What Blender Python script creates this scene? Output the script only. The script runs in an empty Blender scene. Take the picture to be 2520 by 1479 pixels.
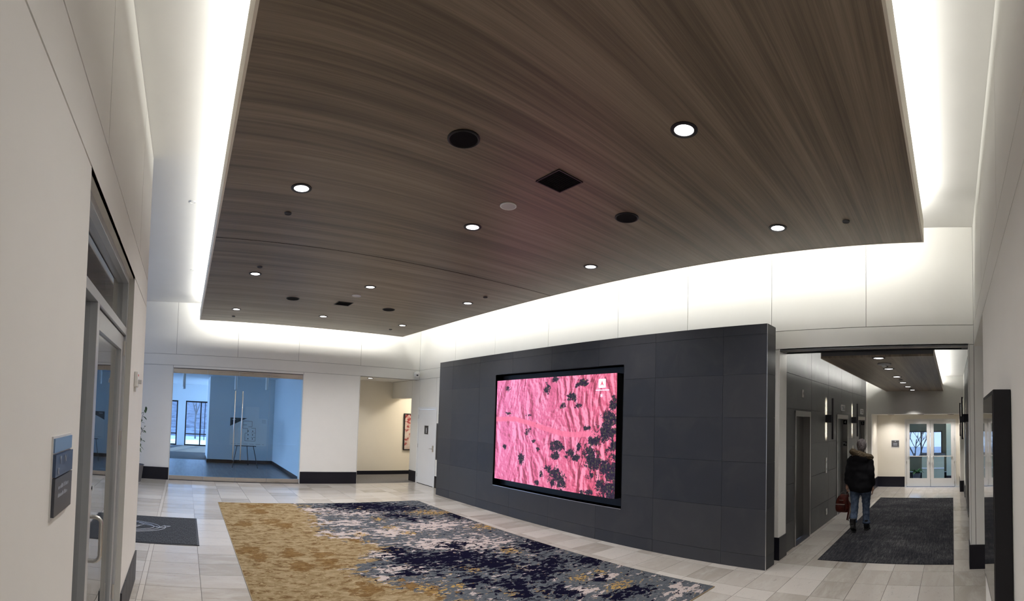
import bpy, bmesh, math, random
import numpy as np
from mathutils import Vector, Matrix, noise as mnoise
random.seed(7)
PI = math.pi
sc = bpy.context.scene
COL = sc.collection

# ---------------------------------------------------------------- camera
FPX, CY = 1202.39, 989.03            # cylinder radius and horizon row in pixels of the 2520x1479 frame
YAW, PITCH, ROLL, CAMH = 0.669, 0.0365, 0.0307, 1.904
def cam_axes():
    cy, sy = math.cos(YAW), math.sin(YAW); cp, sp = math.cos(PITCH), math.sin(PITCH); cr, sr = math.cos(ROLL), math.sin(ROLL)
    Rr = Matrix(((cr, -sr, 0), (sr, cr, 0), (0, 0, 1)))
    Rp = Matrix(((1, 0, 0), (0, cp, sp), (0, -sp, cp)))
    B = Matrix(((1, 0, 0), (0, 0, 1), (0, 1, 0)))
    Rz = Matrix(((cy, sy, 0), (-sy, cy, 0), (0, 0, 1)))
    return Rz @ B @ Rp @ Rr
cd = bpy.data.cameras.new('camera'); cam = bpy.data.objects.new('camera', cd); COL.objects.link(cam); sc.camera = cam
cd.type = 'PANO'; cd.panorama_type = 'CENTRAL_CYLINDRICAL'
cd.central_cylindrical_range_u_min = -1260 / FPX; cd.central_cylindrical_range_u_max = 1260 / FPX
cd.central_cylindrical_range_v_min = (CY - 1479) / FPX; cd.central_cylindrical_range_v_max = CY / FPX
cd.central_cylindrical_radius = 1.0
cd.clip_start = 0.02; cd.clip_end = 300
_r = cam_axes()
cam.matrix_world = Matrix(((_r[0][0], _r[0][1], -_r[0][2], 0), (_r[1][0], _r[1][1], -_r[1][2], 0), (_r[2][0], _r[2][1], -_r[2][2], CAMH), (0, 0, 0, 1)))

# ---------------------------------------------------------------- world, sun, exposure
w = bpy.data.worlds.new('sky'); sc.world = w; w.use_nodes = True
wn = w.node_tree.nodes; wl_ = w.node_tree.links
bg = wn['Background']; bg.inputs['Strength'].default_value = 7.5
tc = wn.new('ShaderNodeTexCoord'); sp = wn.new('ShaderNodeSeparateXYZ'); cr = wn.new('ShaderNodeValToRGB')
wl_.new(tc.outputs['Generated'], sp.inputs[0]); wl_.new(sp.outputs['Z'], cr.inputs[0]); wl_.new(cr.outputs[0], bg.inputs[0])
cr.color_ramp.elements[0].position = 0.0; cr.color_ramp.elements[0].color = (0.52, 0.70, 1.0, 1)
cr.color_ramp.elements[1].position = 0.6; cr.color_ramp.elements[1].color = (0.27, 0.48, 0.95, 1)
sd = bpy.data.lights.new('sun', 'SUN'); so = bpy.data.objects.new('sun', sd); COL.objects.link(so)
sd.energy = 9; sd.angle = 0.009; sd.color = (0.82, 0.92, 1.0)
so.rotation_euler = Vector((-0.35, -1.0, -0.60)).to_track_quat('-Z', 'Y').to_euler()
sc.view_settings.view_transform = 'Standard'; sc.view_settings.look = 'None'
sc.view_settings.exposure = 0.0; sc.view_settings.gamma = 1.0
try: sc.view_settings.use_curve_mapping = False
except Exception: pass
try:
    cy_ = sc.cycles
    cy_.max_bounces = 6; cy_.diffuse_bounces = 4; cy_.glossy_bounces = 3; cy_.transmission_bounces = 2; cy_.transparent_max_bounces = 10
    cy_.sample_clamp_indirect = 4; cy_.caustics_reflective = False; cy_.caustics_refractive = False
    cy_.use_adaptive_sampling = True; cy_.adaptive_threshold = 0.2; cy_.adaptive_min_samples = 36
except Exception as ex: print('cycles settings', ex)

def area_light(name, loc, size, power, color, aim, sizey=None, spread=None):
    ld = bpy.data.lights.new(name, 'AREA'); ld.energy = power; ld.color = color
    ld.shape = 'RECTANGLE'; ld.size = size; ld.size_y = sizey or size
    if spread: ld.spread = spread
    o = bpy.data.objects.new(name, ld); COL.objects.link(o); o.location = loc
    o.rotation_euler = Vector(aim).to_track_quat('-Z', 'Y').to_euler()
    return o
# room dimensions (metres)
XR, YF, XL, YB, ZC = 6.545, 12.64, -0.466, -0.297, 4.60      # right wall, far wall, left wall, back wall, ceiling
YLE = 5.3                                                    # end of the left wall
ZW = 4.07; WX0, WX1, WY0, WY1 = 0.274, 5.69, 0.32, 12.08; ZWT = 4.32   # wood canopy
CWZ, CWX0, CWX1, CWY0, CWY1, CZC = 2.88, 6.87, 14.0, 0.25, 1.90, 3.30  # corridor canopy
COVE = (1.0, 0.985, 0.925)
def cove(name, x0, x1, y0, y1, z, aim, per_m, spread=None):
    L = max(x1 - x0, y1 - y0)
    o = area_light(name, ((x0 + x1) / 2, (y0 + y1) / 2, z), 0.05, per_m * L, COVE, aim, L, spread)
    # long side along the run
    d = Vector(aim).normalized(); along = Vector((1, 0, 0)) if x1 - x0 > y1 - y0 else Vector((0, 1, 0))
    zax = -d; yax = along; xax = yax.cross(zax).normalized()
    o.matrix_world = Matrix.Translation(o.location) @ Matrix((xax, yax, zax)).transposed().to_4x4()
    return o
PM = 10.0
cove('cove_strip_light', WX0 + .07, WX0 + .08, WY0 + .1, WY1 - .1, ZWT + .10, (-.2, 0, 1), PM * .75)
cove('cove_strip_light', WX1 - .08, WX1 - .07, WY0 + .1, WY1 - .1, ZWT + .10, (1, 0, .15), PM * 1.35)
cove('cove_strip_light', WX0 + .1, WX1 - .1, WY0 + .07, WY0 + .08, ZWT + .10, (0, -.2, 1), PM * .75)
cove('cove_strip_light', WX0 + .1, WX1 - .1, WY1 - .08, WY1 - .07, ZWT + .10, (0, 1, .15), PM * 1.9)
cove('cove_strip_light', CWX0 + .1, CWX1 - .1, CWY0 + .06, CWY0 + .07, CWZ + .20, (0, -.4, 1), 6)
cove('cove_strip_light', CWX0 + .1, CWX1 - .1, CWY1 - .07, CWY1 - .06, CWZ + .20, (0, .8, 1), 14)

# ---------------------------------------------------------------- materials
M = {}
def mat(name, col, rough=0.6, metal=0.0, spec=0.5, emit=None, estr=0.0):
    m = bpy.data.materials.new(name); m.use_nodes = True
    b = m.node_tree.nodes['Principled BSDF']
    b.inputs['Base Color'].default_value = (*col, 1); b.inputs['Roughness'].default_value = rough
    b.inputs['Metallic'].default_value = metal; b.inputs['Specular IOR Level'].default_value = spec
    if emit: b.inputs['Emission Color'].default_value = (*emit, 1); b.inputs['Emission Strength'].default_value = estr
    M[name] = m
    return m
class NT:
    def __init__(s, m):
        s.m = m; s.t = m.node_tree; s.n = s.t.nodes; s.l = s.t.links; s.b = s.n['Principled BSDF']
    def add(s, typ, **kw):
        n = s.n.new(typ)
        for k, v in kw.items():
            if k.startswith('i_'): n.inputs[k[2:]].default_value = v
            else: setattr(n, k, v)
        return n
    def lk(s, a, b): s.l.new(a, b)
    def math(s, op, a, b=None, c=None, clamp=False):
        n = s.n.new('ShaderNodeMath'); n.operation = op; n.use_clamp = clamp
        for i, v in enumerate((a, b, c)):
            if v is None: continue
            if isinstance(v, (int, float)): n.inputs[i].default_value = v
            else: s.lk(v, n.inputs[i])
        return n.outputs[0]
    def mix(s, f, a, b, blend='MIX'):
        n = s.n.new('ShaderNodeMix'); n.data_type = 'RGBA'; n.blend_type = blend
        for sk, v in ((n.inputs[0], f), (n.inputs[6], a), (n.inputs[7], b)):
            if isinstance(v, (int, float)): sk.default_value = v
            elif isinstance(v, tuple): sk.default_value = (*v, 1)
            else: s.lk(v, sk)
        return n.outputs[2]
    def noise(s, vec, scale, detail=4, rough=0.55, dist=0.0):
        n = s.add('ShaderNodeTexNoise'); n.inputs['Scale'].default_value = scale; n.inputs['Detail'].default_value = detail
        n.inputs['Roughness'].default_value = rough; n.inputs['Distortion'].default_value = dist
        if vec is not None: s.lk(vec, n.inputs['Vector'])
        return n.outputs['Fac']
    def map(s, vec, scale=(1, 1, 1), loc=(0, 0, 0), rot=(0, 0, 0)):
        n = s.add('ShaderNodeMapping'); n.inputs['Scale'].default_value = scale; n.inputs['Location'].default_value = loc; n.inputs['Rotation'].default_value = rot
        s.lk(vec, n.inputs['Vector']); return n.outputs[0]
    def ramp(s, fac, stops, interp='LINEAR'):
        n = s.add('ShaderNodeValToRGB'); n.color_ramp.interpolation = interp
        e = n.color_ramp.elements
        while len(e) < len(stops): e.new(0.5)
        for i, (p, c) in enumerate(stops): e[i].position = p; e[i].color = (*c, 1) if len(c) == 3 else c
        s.lk(fac, n.inputs[0]); return n.outputs[0]
    def pos(s): return s.add('ShaderNodeNewGeometry').outputs['Position']
    def rnd(s): return s.add('ShaderNodeObjectInfo').outputs['Random']
    def step(s, v, lo, hi):
        n = s.add('ShaderNodeMapRange'); n.interpolation_type = 'SMOOTHSTEP'
        n.inputs['From Min'].default_value = lo; n.inputs['From Max'].default_value = hi
        s.lk(v, n.inputs['Value']); return n.outputs[0]
    def offs(s, vec, amt=37.0):
        a = s.add('ShaderNodeVectorMath'); a.operation = 'ADD'; s.lk(vec, a.inputs[0])
        c = s.add('ShaderNodeCombineXYZ'); r = s.math('MULTIPLY', s.rnd(), amt)
        for i in range(3): s.lk(r, c.inputs[i])
        s.lk(c.outputs[0], a.inputs[1]); return a.outputs[0]

def paint(name, col, rough=0.55):
    m = mat(name, col, rough, spec=0.35); t = NT(m)
    n = t.noise(t.pos(), 3.0, 3)
    t.lk(t.mix(n, tuple(c * 0.97 for c in col), tuple(min(1, c * 1.02) for c in col)), t.b.inputs['Base Color'])
    bn = t.add('ShaderNodeBump'); bn.inputs['Strength'].default_value = 0.03
    t.lk(t.noise(t.pos(), 160, 2), bn.inputs['Height']); t.lk(bn.outputs[0], t.b.inputs['Normal'])
    return m
paint('wall_paint', (0.80, 0.79, 0.75)); paint('ceiling_paint', (0.80, 0.795, 0.77)); paint('warm_paint', (0.78, 0.735, 0.64)); paint('partition_paint', (0.70, 0.76, 0.78))
paint('fascia', (0.80, 0.74, 0.64)); paint('door_white', (0.80, 0.81, 0.82), 0.4); paint('office_paint', (0.74, 0.80, 0.84)); paint('olive_paint', (0.33, 0.34, 0.25))
mat('reveal', (0.30, 0.29, 0.275), 0.7); mat('base_black', (0.008, 0.008, 0.013), 0.3, spec=0.3); mat('black', (0.004, 0.004, 0.005), 0.8, spec=0.1)
mat('black_metal', (0.008, 0.008, 0.011), 0.45, 0.0, 0.3); mat('near_black', (0.02, 0.02, 0.026), 0.5); mat('grout', (0.16, 0.15, 0.14), 0.8)
mat('chrome', (0.75, 0.75, 0.75), 0.2, 1.0); mat('satin_steel', (0.62, 0.60, 0.57), 0.32, 1.0); mat('alu', (0.62, 0.64, 0.66), 0.38, 0.85)
mat('alu_white', (0.70, 0.69, 0.67), 0.4, 0.15); mat('white_plastic', (0.82, 0.82, 0.80), 0.4); mat('grey_plastic', (0.55, 0.55, 0.56), 0.5)
mat('dark_grey', (0.07, 0.07, 0.075), 0.5); mat('lens_white', (1, 1, 1), 0.5, emit=(1, 0.97, 1.0), estr=6.0)
mat('letters', (0.80, 0.82, 0.85), 0.5); mat('letters_dim', (0.35, 0.38, 0.45), 0.5); mat('red_print', (0.6, 0.05, 0.04), 0.5)
mat('sconce_led', (1, 1, 1), 0.5, emit=(1.0, 0.90, 0.70), estr=3.0)

def brushed(name, col, rough, axis='x', dark=0.75):
    m = mat(name, col, rough, 1.0); t = NT(m)
    sc_ = {'x': (1.5, 90, 90), 'z': (90, 90, 1.2)}[axis]
    n = t.noise(t.map(t.pos(), sc_), 1.0, 4)
    t.lk(t.mix(n, tuple(c * dark for c in col), col), t.b.inputs['Base Color'])
    t.lk(t.math('MULTIPLY_ADD', n, 0.2, rough - 0.1), t.b.inputs['Roughness'])
    return m
brushed('rail_steel', (0.66, 0.61, 0.56), 0.30); brushed('elevator_steel', (0.15, 0.15, 0.15), 0.40, 'z'); brushed('frame_steel', (0.44, 0.43, 0.42), 0.34, 'z')

def wood(name):
    m = mat(name, (0.12, 0.09, 0.07), 0.42, spec=0.4); t = NT(m); p = t.pos()
    a = t.noise(t.map(p, (0.22, 5.5, 1)), 1.0, 3, 0.6)         # broad veneer bands running along x
    b = t.noise(t.map(p, (0.40, 30.0, 1)), 1.0, 5, 0.75, 0.1)  # streaks
    c = t.noise(t.map(p, (3.0, 240.0, 1)), 1.0, 3, 0.6)        # fine pores
    f = t.math('ADD', t.math('MULTIPLY', a, 0.5), t.math('ADD', t.math('MULTIPLY', b, 0.42), t.math('MULTIPLY', c, 0.16)))
    col = t.ramp(f, [(0.36, (0.068, 0.050, 0.035)), (0.47, (0.124, 0.093, 0.065)), (0.56, (0.190, 0.145, 0.103)), (0.66, (0.26, 0.206, 0.152))])
    t.lk(col, t.b.inputs['Base Color'])
    return m
wood('wood_veneer')

def stone_tile(name):
    m = mat(name, (0.5, 0.47, 0.43), 0.22, spec=0.5); t = NT(m); v = t.offs(t.pos())
    a = t.noise(t.map(v, (1.2, 4.0, 1)), 1.6, 5, 0.65, 0.6); b = t.noise(t.map(v, (3, 9, 1)), 3.2, 6, 0.7, 1.2)
    base = t.ramp(t.rnd(), [(0.0, (0.37, 0.335, 0.295)), (0.35, (0.46, 0.425, 0.38)), (0.7, (0.53, 0.49, 0.445)), (1.0, (0.62, 0.585, 0.54))])
    c1 = t.mix(t.math('MULTIPLY', t.step(a, 0.4, 0.7), 0.55), base, (0.56, 0.535, 0.50))
    c2 = t.mix(t.math('MULTIPLY', t.step(b, 0.56, 0.72), 0.6), c1, (0.32, 0.295, 0.275))
    t.lk(c2, t.b.inputs['Base Color'])
    t.lk(t.math('MULTIPLY_ADD', b, 0.14, 0.07), t.b.inputs['Roughness'])
    return m
stone_tile('stone_tile')
mat('stone_strip', (0.56, 0.52, 0.47), 0.25)

def slate(name):
    m = mat(name, (0.05, 0.05, 0.055), 0.5, spec=0.3); t = NT(m); v = t.offs(t.pos())
    a = t.noise(v, 1.8, 5, 0.6, 0.8); b = t.noise(t.map(v, (1, 2, 5)), 5.0, 6, 0.7, 1.5)
    base = t.ramp(t.rnd(), [(0, (0.028, 0.030, 0.037)), (0.5, (0.036, 0.037, 0.043)), (1, (0.044, 0.0445, 0.048))])
    c = t.mix(t.math('MULTIPLY', t.step(a, 0.42, 0.75), 0.5), base, (0.056, 0.056, 0.058))
    c = t.mix(t.math('MULTIPLY', t.step(b, 0.66, 0.80), 0.35), c, (0.08, 0.08, 0.08))
    t.lk(c, t.b.inputs['Base Color'])
    t.lk(t.math('MULTIPLY_ADD', a, 0.2, 0.40), t.b.inputs['Roughness'])
    bn = t.add('ShaderNodeBump'); bn.inputs['Strength'].default_value = 0.08
    t.lk(b, bn.inputs['Height']); t.lk(bn.outputs[0], t.b.inputs['Normal'])
    return m
slate('slate_tile')
def slate2(name):
    m = mat(name, (0.09, 0.09, 0.09), 0.46, spec=0.35); t = NT(m); v = t.offs(t.pos())
    a = t.noise(t.map(v, (1, 1, 1)), 2.2, 5, 0.6, 0.5)
    base = t.ramp(t.rnd(), [(0, (0.044, 0.044, 0.046)), (1, (0.062, 0.061, 0.060))])
    t.lk(t.mix(t.math('MULTIPLY', t.step(a, 0.4, 0.75), 0.5), base, (0.09, 0.09, 0.09)), t.b.inputs['Base Color'])
    return m
slate2('elevator_tile')

def glass(name, tint, f0=0.05, power=4.0, maxr=1.0):
    m = bpy.data.materials.new(name); m.use_nodes = True; n = m.node_tree.nodes; l = m.node_tree.links
    for x in list(n): n.remove(x)
    out = n.new('ShaderNodeOutputMaterial'); mx = n.new('ShaderNodeMixShader'); tr = n.new('ShaderNodeBsdfTransparent'); gl = n.new('ShaderNodeBsdfGlossy')
    tr.inputs[0].default_value = (*tint, 1); gl.inputs['Roughness'].default_value = 0.0
    lw = n.new('ShaderNodeLayerWeight'); lw.inputs[0].default_value = 0.5
    pw = n.new('ShaderNodeMath'); pw.operation = 'POWER'; pw.inputs[1].default_value = power; l.new(lw.outputs['Facing'], pw.inputs[0])
    ma = n.new('ShaderNodeMath'); ma.operation = 'MULTIPLY_ADD'; ma.inputs[1].default_value = maxr - f0; ma.inputs[2].default_value = f0; l.new(pw.outputs[0], ma.inputs[0])
    l.new(ma.outputs[0], mx.inputs[0]); l.new(tr.outputs[0], mx.inputs[1]); l.new(gl.outputs[0], mx.inputs[2]); l.new(mx.outputs[0], out.inputs[0])
    M[name] = m
glass('glass_office', (0.86, 0.95, 1.0), 0.03); glass('glass_clear', (0.92, 0.94, 0.95), 0.035); glass('glass_tint', (0.47, 0.48, 0.49), 0.06); glass('glass_side', (0.86, 0.89, 0.92), 0.05, 3.0)
mat('screen_glass', (0.01, 0.011, 0.014), 0.03, spec=0.9)

def office_floor(name):
    m = mat(name, (0.1, 0.11, 0.13), 0.3); t = NT(m)
    a = t.noise(t.map(t.pos(), (14, 1.2, 1)), 1.0, 5, 0.65)
    t.lk(t.ramp(a, [(0.3, (0.07, 0.075, 0.085)), (0.7, (0.17, 0.18, 0.20))]), t.b.inputs['Base Color'])
office_floor('office_floor')
def carpet_grey(name, c0, c1, sc_):
    m = mat(name, c0, 0.95, spec=0.1); t = NT(m)
    a = t.noise(t.map(t.pos(), sc_), 1.0, 6, 0.75)
    t.lk(t.ramp(a, [(0.35, c0), (0.65, c1)]), t.b.inputs['Base Color'])
carpet_grey('hall_carpet', (0.10, 0.095, 0.09), (0.17, 0.16, 0.155), (30, 30, 1))
def runner(name):
    m = mat(name, (0.02, 0.02, 0.024), 0.95, spec=0.1); t = NT(m); p = t.pos()
    a = t.noise(t.map(p, (4, 38, 1)), 1.0, 6, 0.8, 0.5); b = t.noise(p, 1.6, 4, 0.6); c = t.noise(t.map(p, (18, 120, 1)), 1.0, 3, 0.7)
    f = t.math('ADD', t.math('MULTIPLY', a, 0.55), t.math('ADD', t.math('MULTIPLY', b, 0.3), t.math('MULTIPLY', c, 0.25)))
    t.lk(t.ramp(f, [(0.44, (0.010, 0.010, 0.014)), (0.53, (0.022, 0.022, 0.027)), (0.60, (0.055, 0.055, 0.058)), (0.70, (0.13, 0.125, 0.13))]), t.b.inputs['Base Color'])
runner('runner_carpet')
def mat_rib(name):
    m = mat(name, (0.04, 0.045, 0.052), 0.9, spec=0.1); t = NT(m)
    a = t.noise(t.map(t.pos(), (90, 14, 1)), 1.0, 4, 0.7)
    t.lk(t.ramp(a, [(0.35, (0.018, 0.02, 0.026)), (0.65, (0.075, 0.08, 0.088))]), t.b.inputs['Base Color'])
mat_rib('mat_rib')

def rug_material(name):
    m = mat(name, (0.4, 0.3, 0.2), 1.0, spec=0.0); t = NT(m); p = t.pos()
    at = t.add('ShaderNodeVertexColor'); at.layer_name = 'pattern'
    sx = t.add('ShaderNodeSeparateColor'); t.lk(at.outputs['Color'], sx.inputs[0])
    tan, cream, navy, gold = sx.outputs[0], sx.outputs[1], sx.outputs[2], at.outputs['Alpha']
    n1 = t.noise(t.map(p, (2.8, 4.6, 1)), 1.6, 6, 0.66, 0.3)
    n2 = t.noise(t.map(p, (3.0, 5.4, 1), (7, 3, 0)), 1.9, 5, 0.64, 0.4)
    n3 = t.noise(t.map(p, (4.2, 7.2, 1), (1, 9, 0)), 2.0, 5, 0.66, 0.5)
    n4 = t.noise(t.map(p, (7.0, 12.0, 1), (4, 4, 0)), 2.2, 4, 0.64, 0.6)
    tanc = t.ramp(n2, [(0.0, (0.125, 0.078, 0.036)), (0.40, (0.180, 0.124, 0.062)), (0.455, (0.220, 0.162, 0.088)), (0.54, (0.265, 0.202, 0.118)), (0.63, (0.315, 0.25, 0.155))], 'CONSTANT')
    tanb = t.mix(t.step(n4, 0.57, 0.59), tanc, (0.295, 0.23, 0.138))
    tanb = t.mix(t.math('MULTIPLY', t.step(t.math('ADD', n1, t.math('MULTIPLY', gold, 0.5)), 0.61, 0.64), 0.8), tanb, (0.120, 0.066, 0.024))
    grey = t.mix(t.step(n4, 0.50, 0.56), (0.072, 0.080, 0.092), (0.098, 0.107, 0.120))
    def thr(bias, nz, k=3.0, lo=1.83, hi=1.86):
        return t.step(t.math('ADD', bias, t.math('MULTIPLY', nz, k)), lo, hi)
    tm_ = thr(tan, n1, 2.2, 1.60, 1.63); col = t.mix(tm_, grey, tanb)
    col = t.mix(thr(cream, n2), col, (0.40, 0.345, 0.33))
    goldc = t.mix(t.step(n4, 0.46, 0.52), (0.18, 0.10, 0.032), (0.32, 0.21, 0.075))
    col = t.mix(t.math('MULTIPLY', thr(gold, n4, 3.0, 1.92, 1.95), t.math('SUBTRACT', 1.0, t.math('MULTIPLY', tm_, 0.8))), col, goldc)
    col = t.mix(thr(navy, n3, 3.0, 1.86, 1.89), col, (0.006, 0.0055, 0.015))
    t.lk(col, t.b.inputs['Base Color'])
    return m
rug_material('rug_pattern')

def screen_material(name):
    m = mat(name, (0.01, 0.01, 0.01), 0.5, spec=0.2); t = NT(m)
    at = t.add('ShaderNodeVertexColor'); at.layer_name = 'pattern'
    sx = t.add('ShaderNodeSeparateColor'); t.lk(at.outputs['Color'], sx.inputs[0])
    tree, road, warm, stony = sx.outputs[0], sx.outputs[1], sx.outputs[2], at.outputs['Alpha']
    p = t.add('ShaderNodeTexCoord').outputs['Object']     # y across (metres), z up
    n1 = t.noise(p, 2.2, 6, 0.65, 0.5); n2 = t.noise(p, 9.0, 6, 0.75, 0.6); n3 = t.noise(p, 26.0, 5, 0.8)
    def height(vec):
        big = t.math('ABSOLUTE', t.math('SUBTRACT', t.noise(t.map(vec, (1, 1.0, 0.50), (0, 0, 0), (0.4, 0, 0)), 1.35, 3, 0.5, 1.2), 0.5))
        fan = t.math('ABSOLUTE', t.math('SUBTRACT', t.noise(t.map(vec, (1, 1.0, 0.5), (0, 3, 1), (-0.7, 0, 0)), 2.1, 3, 0.5, 1.0), 0.5))
        fine = t.noise(vec, 11.0, 4, 0.6)
        return t.math('ADD', t.math('ADD', t.math('MULTIPLY', big, t.math('SUBTRACT', 1.25, warm)), t.math('MULTIPLY', fan, t.math('ADD', warm, 0.25))), t.math('MULTIPLY', fine, 0.14))
    ov = t.add('ShaderNodeVectorMath'); ov.operation = 'ADD'; t.lk(p, ov.inputs[0]); ov.inputs[1].default_value = (0, -0.030, 0.016)
    sh = t.math('MULTIPLY_ADD', t.math('SUBTRACT', height(p), height(ov.outputs[0])), 9.5, 0.60, clamp=True)
    base = t.mix(warm, (0.85, 0.21, 0.45), (0.76, 0.12, 0.20))
    light = t.mix(warm, (1.0, 0.40, 0.70), (0.98, 0.31, 0.43)); dark = t.mix(warm, (0.50, 0.10, 0.20), (0.24, 0.035, 0.055))
    c = t.mix(t.step(sh, 0.0, 0.55), dark, base); c = t.mix(t.step(sh, 0.55, 1.0), c, light)
    spk = t.math('MULTIPLY', t.step(n3, 0.58, 0.64), stony)
    c = t.mix(spk, c, (0.20, 0.06, 0.16)); c = t.mix(t.math('MULTIPLY', t.step(n3, 0.40, 0.36), stony), c, (1.0, 0.62, 0.85))
    rd = t.mix(n2, (1.0, 0.28, 0.45), (0.86, 0.13, 0.25))
    c = t.mix(t.math('MULTIPLY', t.step(t.math('ADD', road, t.math('MULTIPLY', n2, 0.5)), 0.65, 0.95), 0.85), c, rd)
    tm = t.step(t.math('ADD', tree, t.math('MULTIPLY', t.noise(p, 10.0, 6, 0.8, 0.4), 2.4)), 1.56, 1.60)
    tc1 = t.ramp(n3, [(0.42, (0.008, 0.006, 0.022)), (0.52, (0.035, 0.017, 0.055)), (0.58, (0.06, 0.065, 0.032)), (0.68, (0.27, 0.27, 0.13))])
    c = t.mix(tm, c, tc1)
    t.lk(c, t.b.inputs['Emission Color']); t.b.inputs['Emission Strength'].default_value = 1.05
    return m
screen_material('screen_image')
mat('logo_white', (0.8, 0.8, 0.8), 0.5, emit=(0.80, 0.62, 0.95), estr=1.0); mat('logo_red', (0.5, 0.1, 0.1), 0.5, emit=(0.75, 0.10, 0.16), estr=1.0)

for _n in ('lens_white', 'sconce_led', 'logo_white', 'logo_red'):   # small glowing faces; their lamps carry the light
    try: M[_n].cycles.emission_sampling = 'NONE'
    except Exception as ex: print('emission sampling', ex)

# ---------------------------------------------------------------- mesh helpers
WLOC = {}
def wloc(o):
    return WLOC.get(o.name, Vector((0, 0, 0)))
class MB:
    def __init__(s): s.v = []; s.f = []; s.mi = []; s.cur = 0
    def add(s, vs, fs):
        k = len(s.v); s.v += [tuple(v) for v in vs]; s.f += [tuple(i + k for i in f) for f in fs]; s.mi += [s.cur] * len(fs); return s
    def box(s, x0, x1, y0, y1, z0, z1):
        x0, x1 = min(x0, x1), max(x0, x1); y0, y1 = min(y0, y1), max(y0, y1); z0, z1 = min(z0, z1), max(z0, z1)
        return s.add([(x0, y0, z0), (x1, y0, z0), (x1, y1, z0), (x0, y1, z0), (x0, y0, z1), (x1, y0, z1), (x1, y1, z1), (x0, y1, z1)],
                     [(0, 3, 2, 1), (4, 5, 6, 7), (0, 1, 5, 4), (1, 2, 6, 5), (2, 3, 7, 6), (3, 0, 4, 7)])
    def loft(s, rings, cap=True, close=True):
        n = len(rings[0]); vs = [p for r in rings for p in r]; fs = []
        for i in range(len(rings) - 1):
            for j in range(n if close else n - 1):
                a, b = i * n + j, i * n + (j + 1) % n
                fs.append((a, b, b + n, a + n))
        if cap: fs.append(tuple(reversed(range(n)))); fs.append(tuple(range((len(rings) - 1) * n, len(rings) * n)))
        return s.add(vs, fs)
    def tube(s, pts, r, seg=8, cap=True):
        pts = [Vector(p) for p in pts]; rs = r if isinstance(r, (list, tuple)) else [r] * len(pts)
        rings = []; ref = None
        for i, p in enumerate(pts):
            d = (pts[min(i + 1, len(pts) - 1)] - pts[max(i - 1, 0)]).normalized()
            if ref is None: ref = Vector((0, 0, 1)) if abs(d.z) < 0.9 else Vector((1, 0, 0))
            u = d.cross(ref).normalized(); v = u.cross(d).normalized(); ref = v
            rings.append([p + (u * math.cos(2 * PI * k / seg) + v * math.sin(2 * PI * k / seg)) * rs[i] for k in range(seg)])
        return s.loft(rings, cap)
    def cyl(s, c, r, z0, z1, seg=24, axis='z', r2=None):
        r2 = r if r2 is None else r2; rings = []
        for z, rr in ((z0, r), (z1, r2)):
            ring = []
            for k in range(seg):
                a = 2 * PI * k / seg; p, q = rr * math.cos(a), rr * math.sin(a)
                ring.append({'z': (c[0] + p, c[1] + q, z), 'x': (z, c[0] + p, c[1] + q), 'y': (c[0] - p, z, c[1] + q)}[axis])
            rings.append(ring)
        return s.loft(rings)
    def lathe(s, c, prof, seg=24):
        rings = [[(c[0] + r * math.cos(2 * PI * k / seg), c[1] + r * math.sin(2 * PI * k / seg), c[2] + z) for k in range(seg)] for r, z in prof]
        return s.loft(rings)
    def ell(s, c, rx, ry, rz, seg=16, rg=10):
        rings = []
        for i in range(1, rg):
            a = -PI / 2 + PI * i / rg
            rings.append([(c[0] + rx * math.cos(a) * math.cos(2 * PI * k / seg), c[1] + ry * math.cos(a) * math.sin(2 * PI * k / seg), c[2] + rz * math.sin(a)) for k in range(seg)])
        return s.loft(rings)
    def build(s, name, m, parent=None, smooth=False, bevel=0.0, center=True):
        v = [Vector(p) for p in s.v]
        lo = Vector((min(p.x for p in v), min(p.y for p in v), min(p.z for p in v))); hi = Vector((max(p.x for p in v), max(p.y for p in v), max(p.z for p in v)))
        c = (lo + hi) / 2 if center else Vector((0, 0, 0))
        me = bpy.data.meshes.new(name); me.from_pydata([tuple(p - c) for p in v], [], s.f); me.update()
        ms = m if isinstance(m, (list, tuple)) else [m]
        for x in ms: me.materials.append(M[x])
        if len(ms) > 1: me.polygons.foreach_set('material_index', s.mi)
        if bevel:
            bm = bmesh.new(); bm.from_mesh(me)
            bmesh.ops.bevel(bm, geom=list(bm.edges), offset=bevel, segments=2, affect='EDGES', profile=0.5); bm.to_mesh(me); bm.free()
        if smooth: me.polygons.foreach_set('use_smooth', [True] * len(me.polygons))
        return link(name, me, c, parent)
def link(name, me, c, parent=None):
    o = bpy.data.objects.new(name, me); COL.objects.link(o)
    if parent is not None: o.parent = parent; o.location = c - wloc(parent)
    else: o.location = c
    WLOC[o.name] = Vector(c)
    return o
def box(name, xr, yr, zr, m, parent=None, bevel=0.0): return MB().box(*xr, *yr, *zr).build(name, m, parent, bevel=bevel)
def tag(o, label=None, cat=None, group=None, kind=None):
    if label: o['label'] = label
    if cat: o['category'] = cat
    if group: o['group'] = group
    if kind: o['kind'] = kind
    return o
def struct(o, label): return tag(o, label, kind='structure')
def empty(name, loc, label=None, cat=None, group=None):
    o = bpy.data.objects.new(name, None); COL.objects.link(o); o.location = loc; o.empty_display_size = 0.1; WLOC[o.name] = Vector(loc)
    return tag(o, label, cat, group)
def copy_tree(o, loc, label=None, parent=None):
    c = o.copy(); COL.objects.link(c); c.parent = parent
    if parent is None: c.location = loc; WLOC[c.name] = Vector(loc)
    if label: c['label'] = label
    for ch in list(o.children): copy_tree(ch, None, None, c)
    return c
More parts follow.
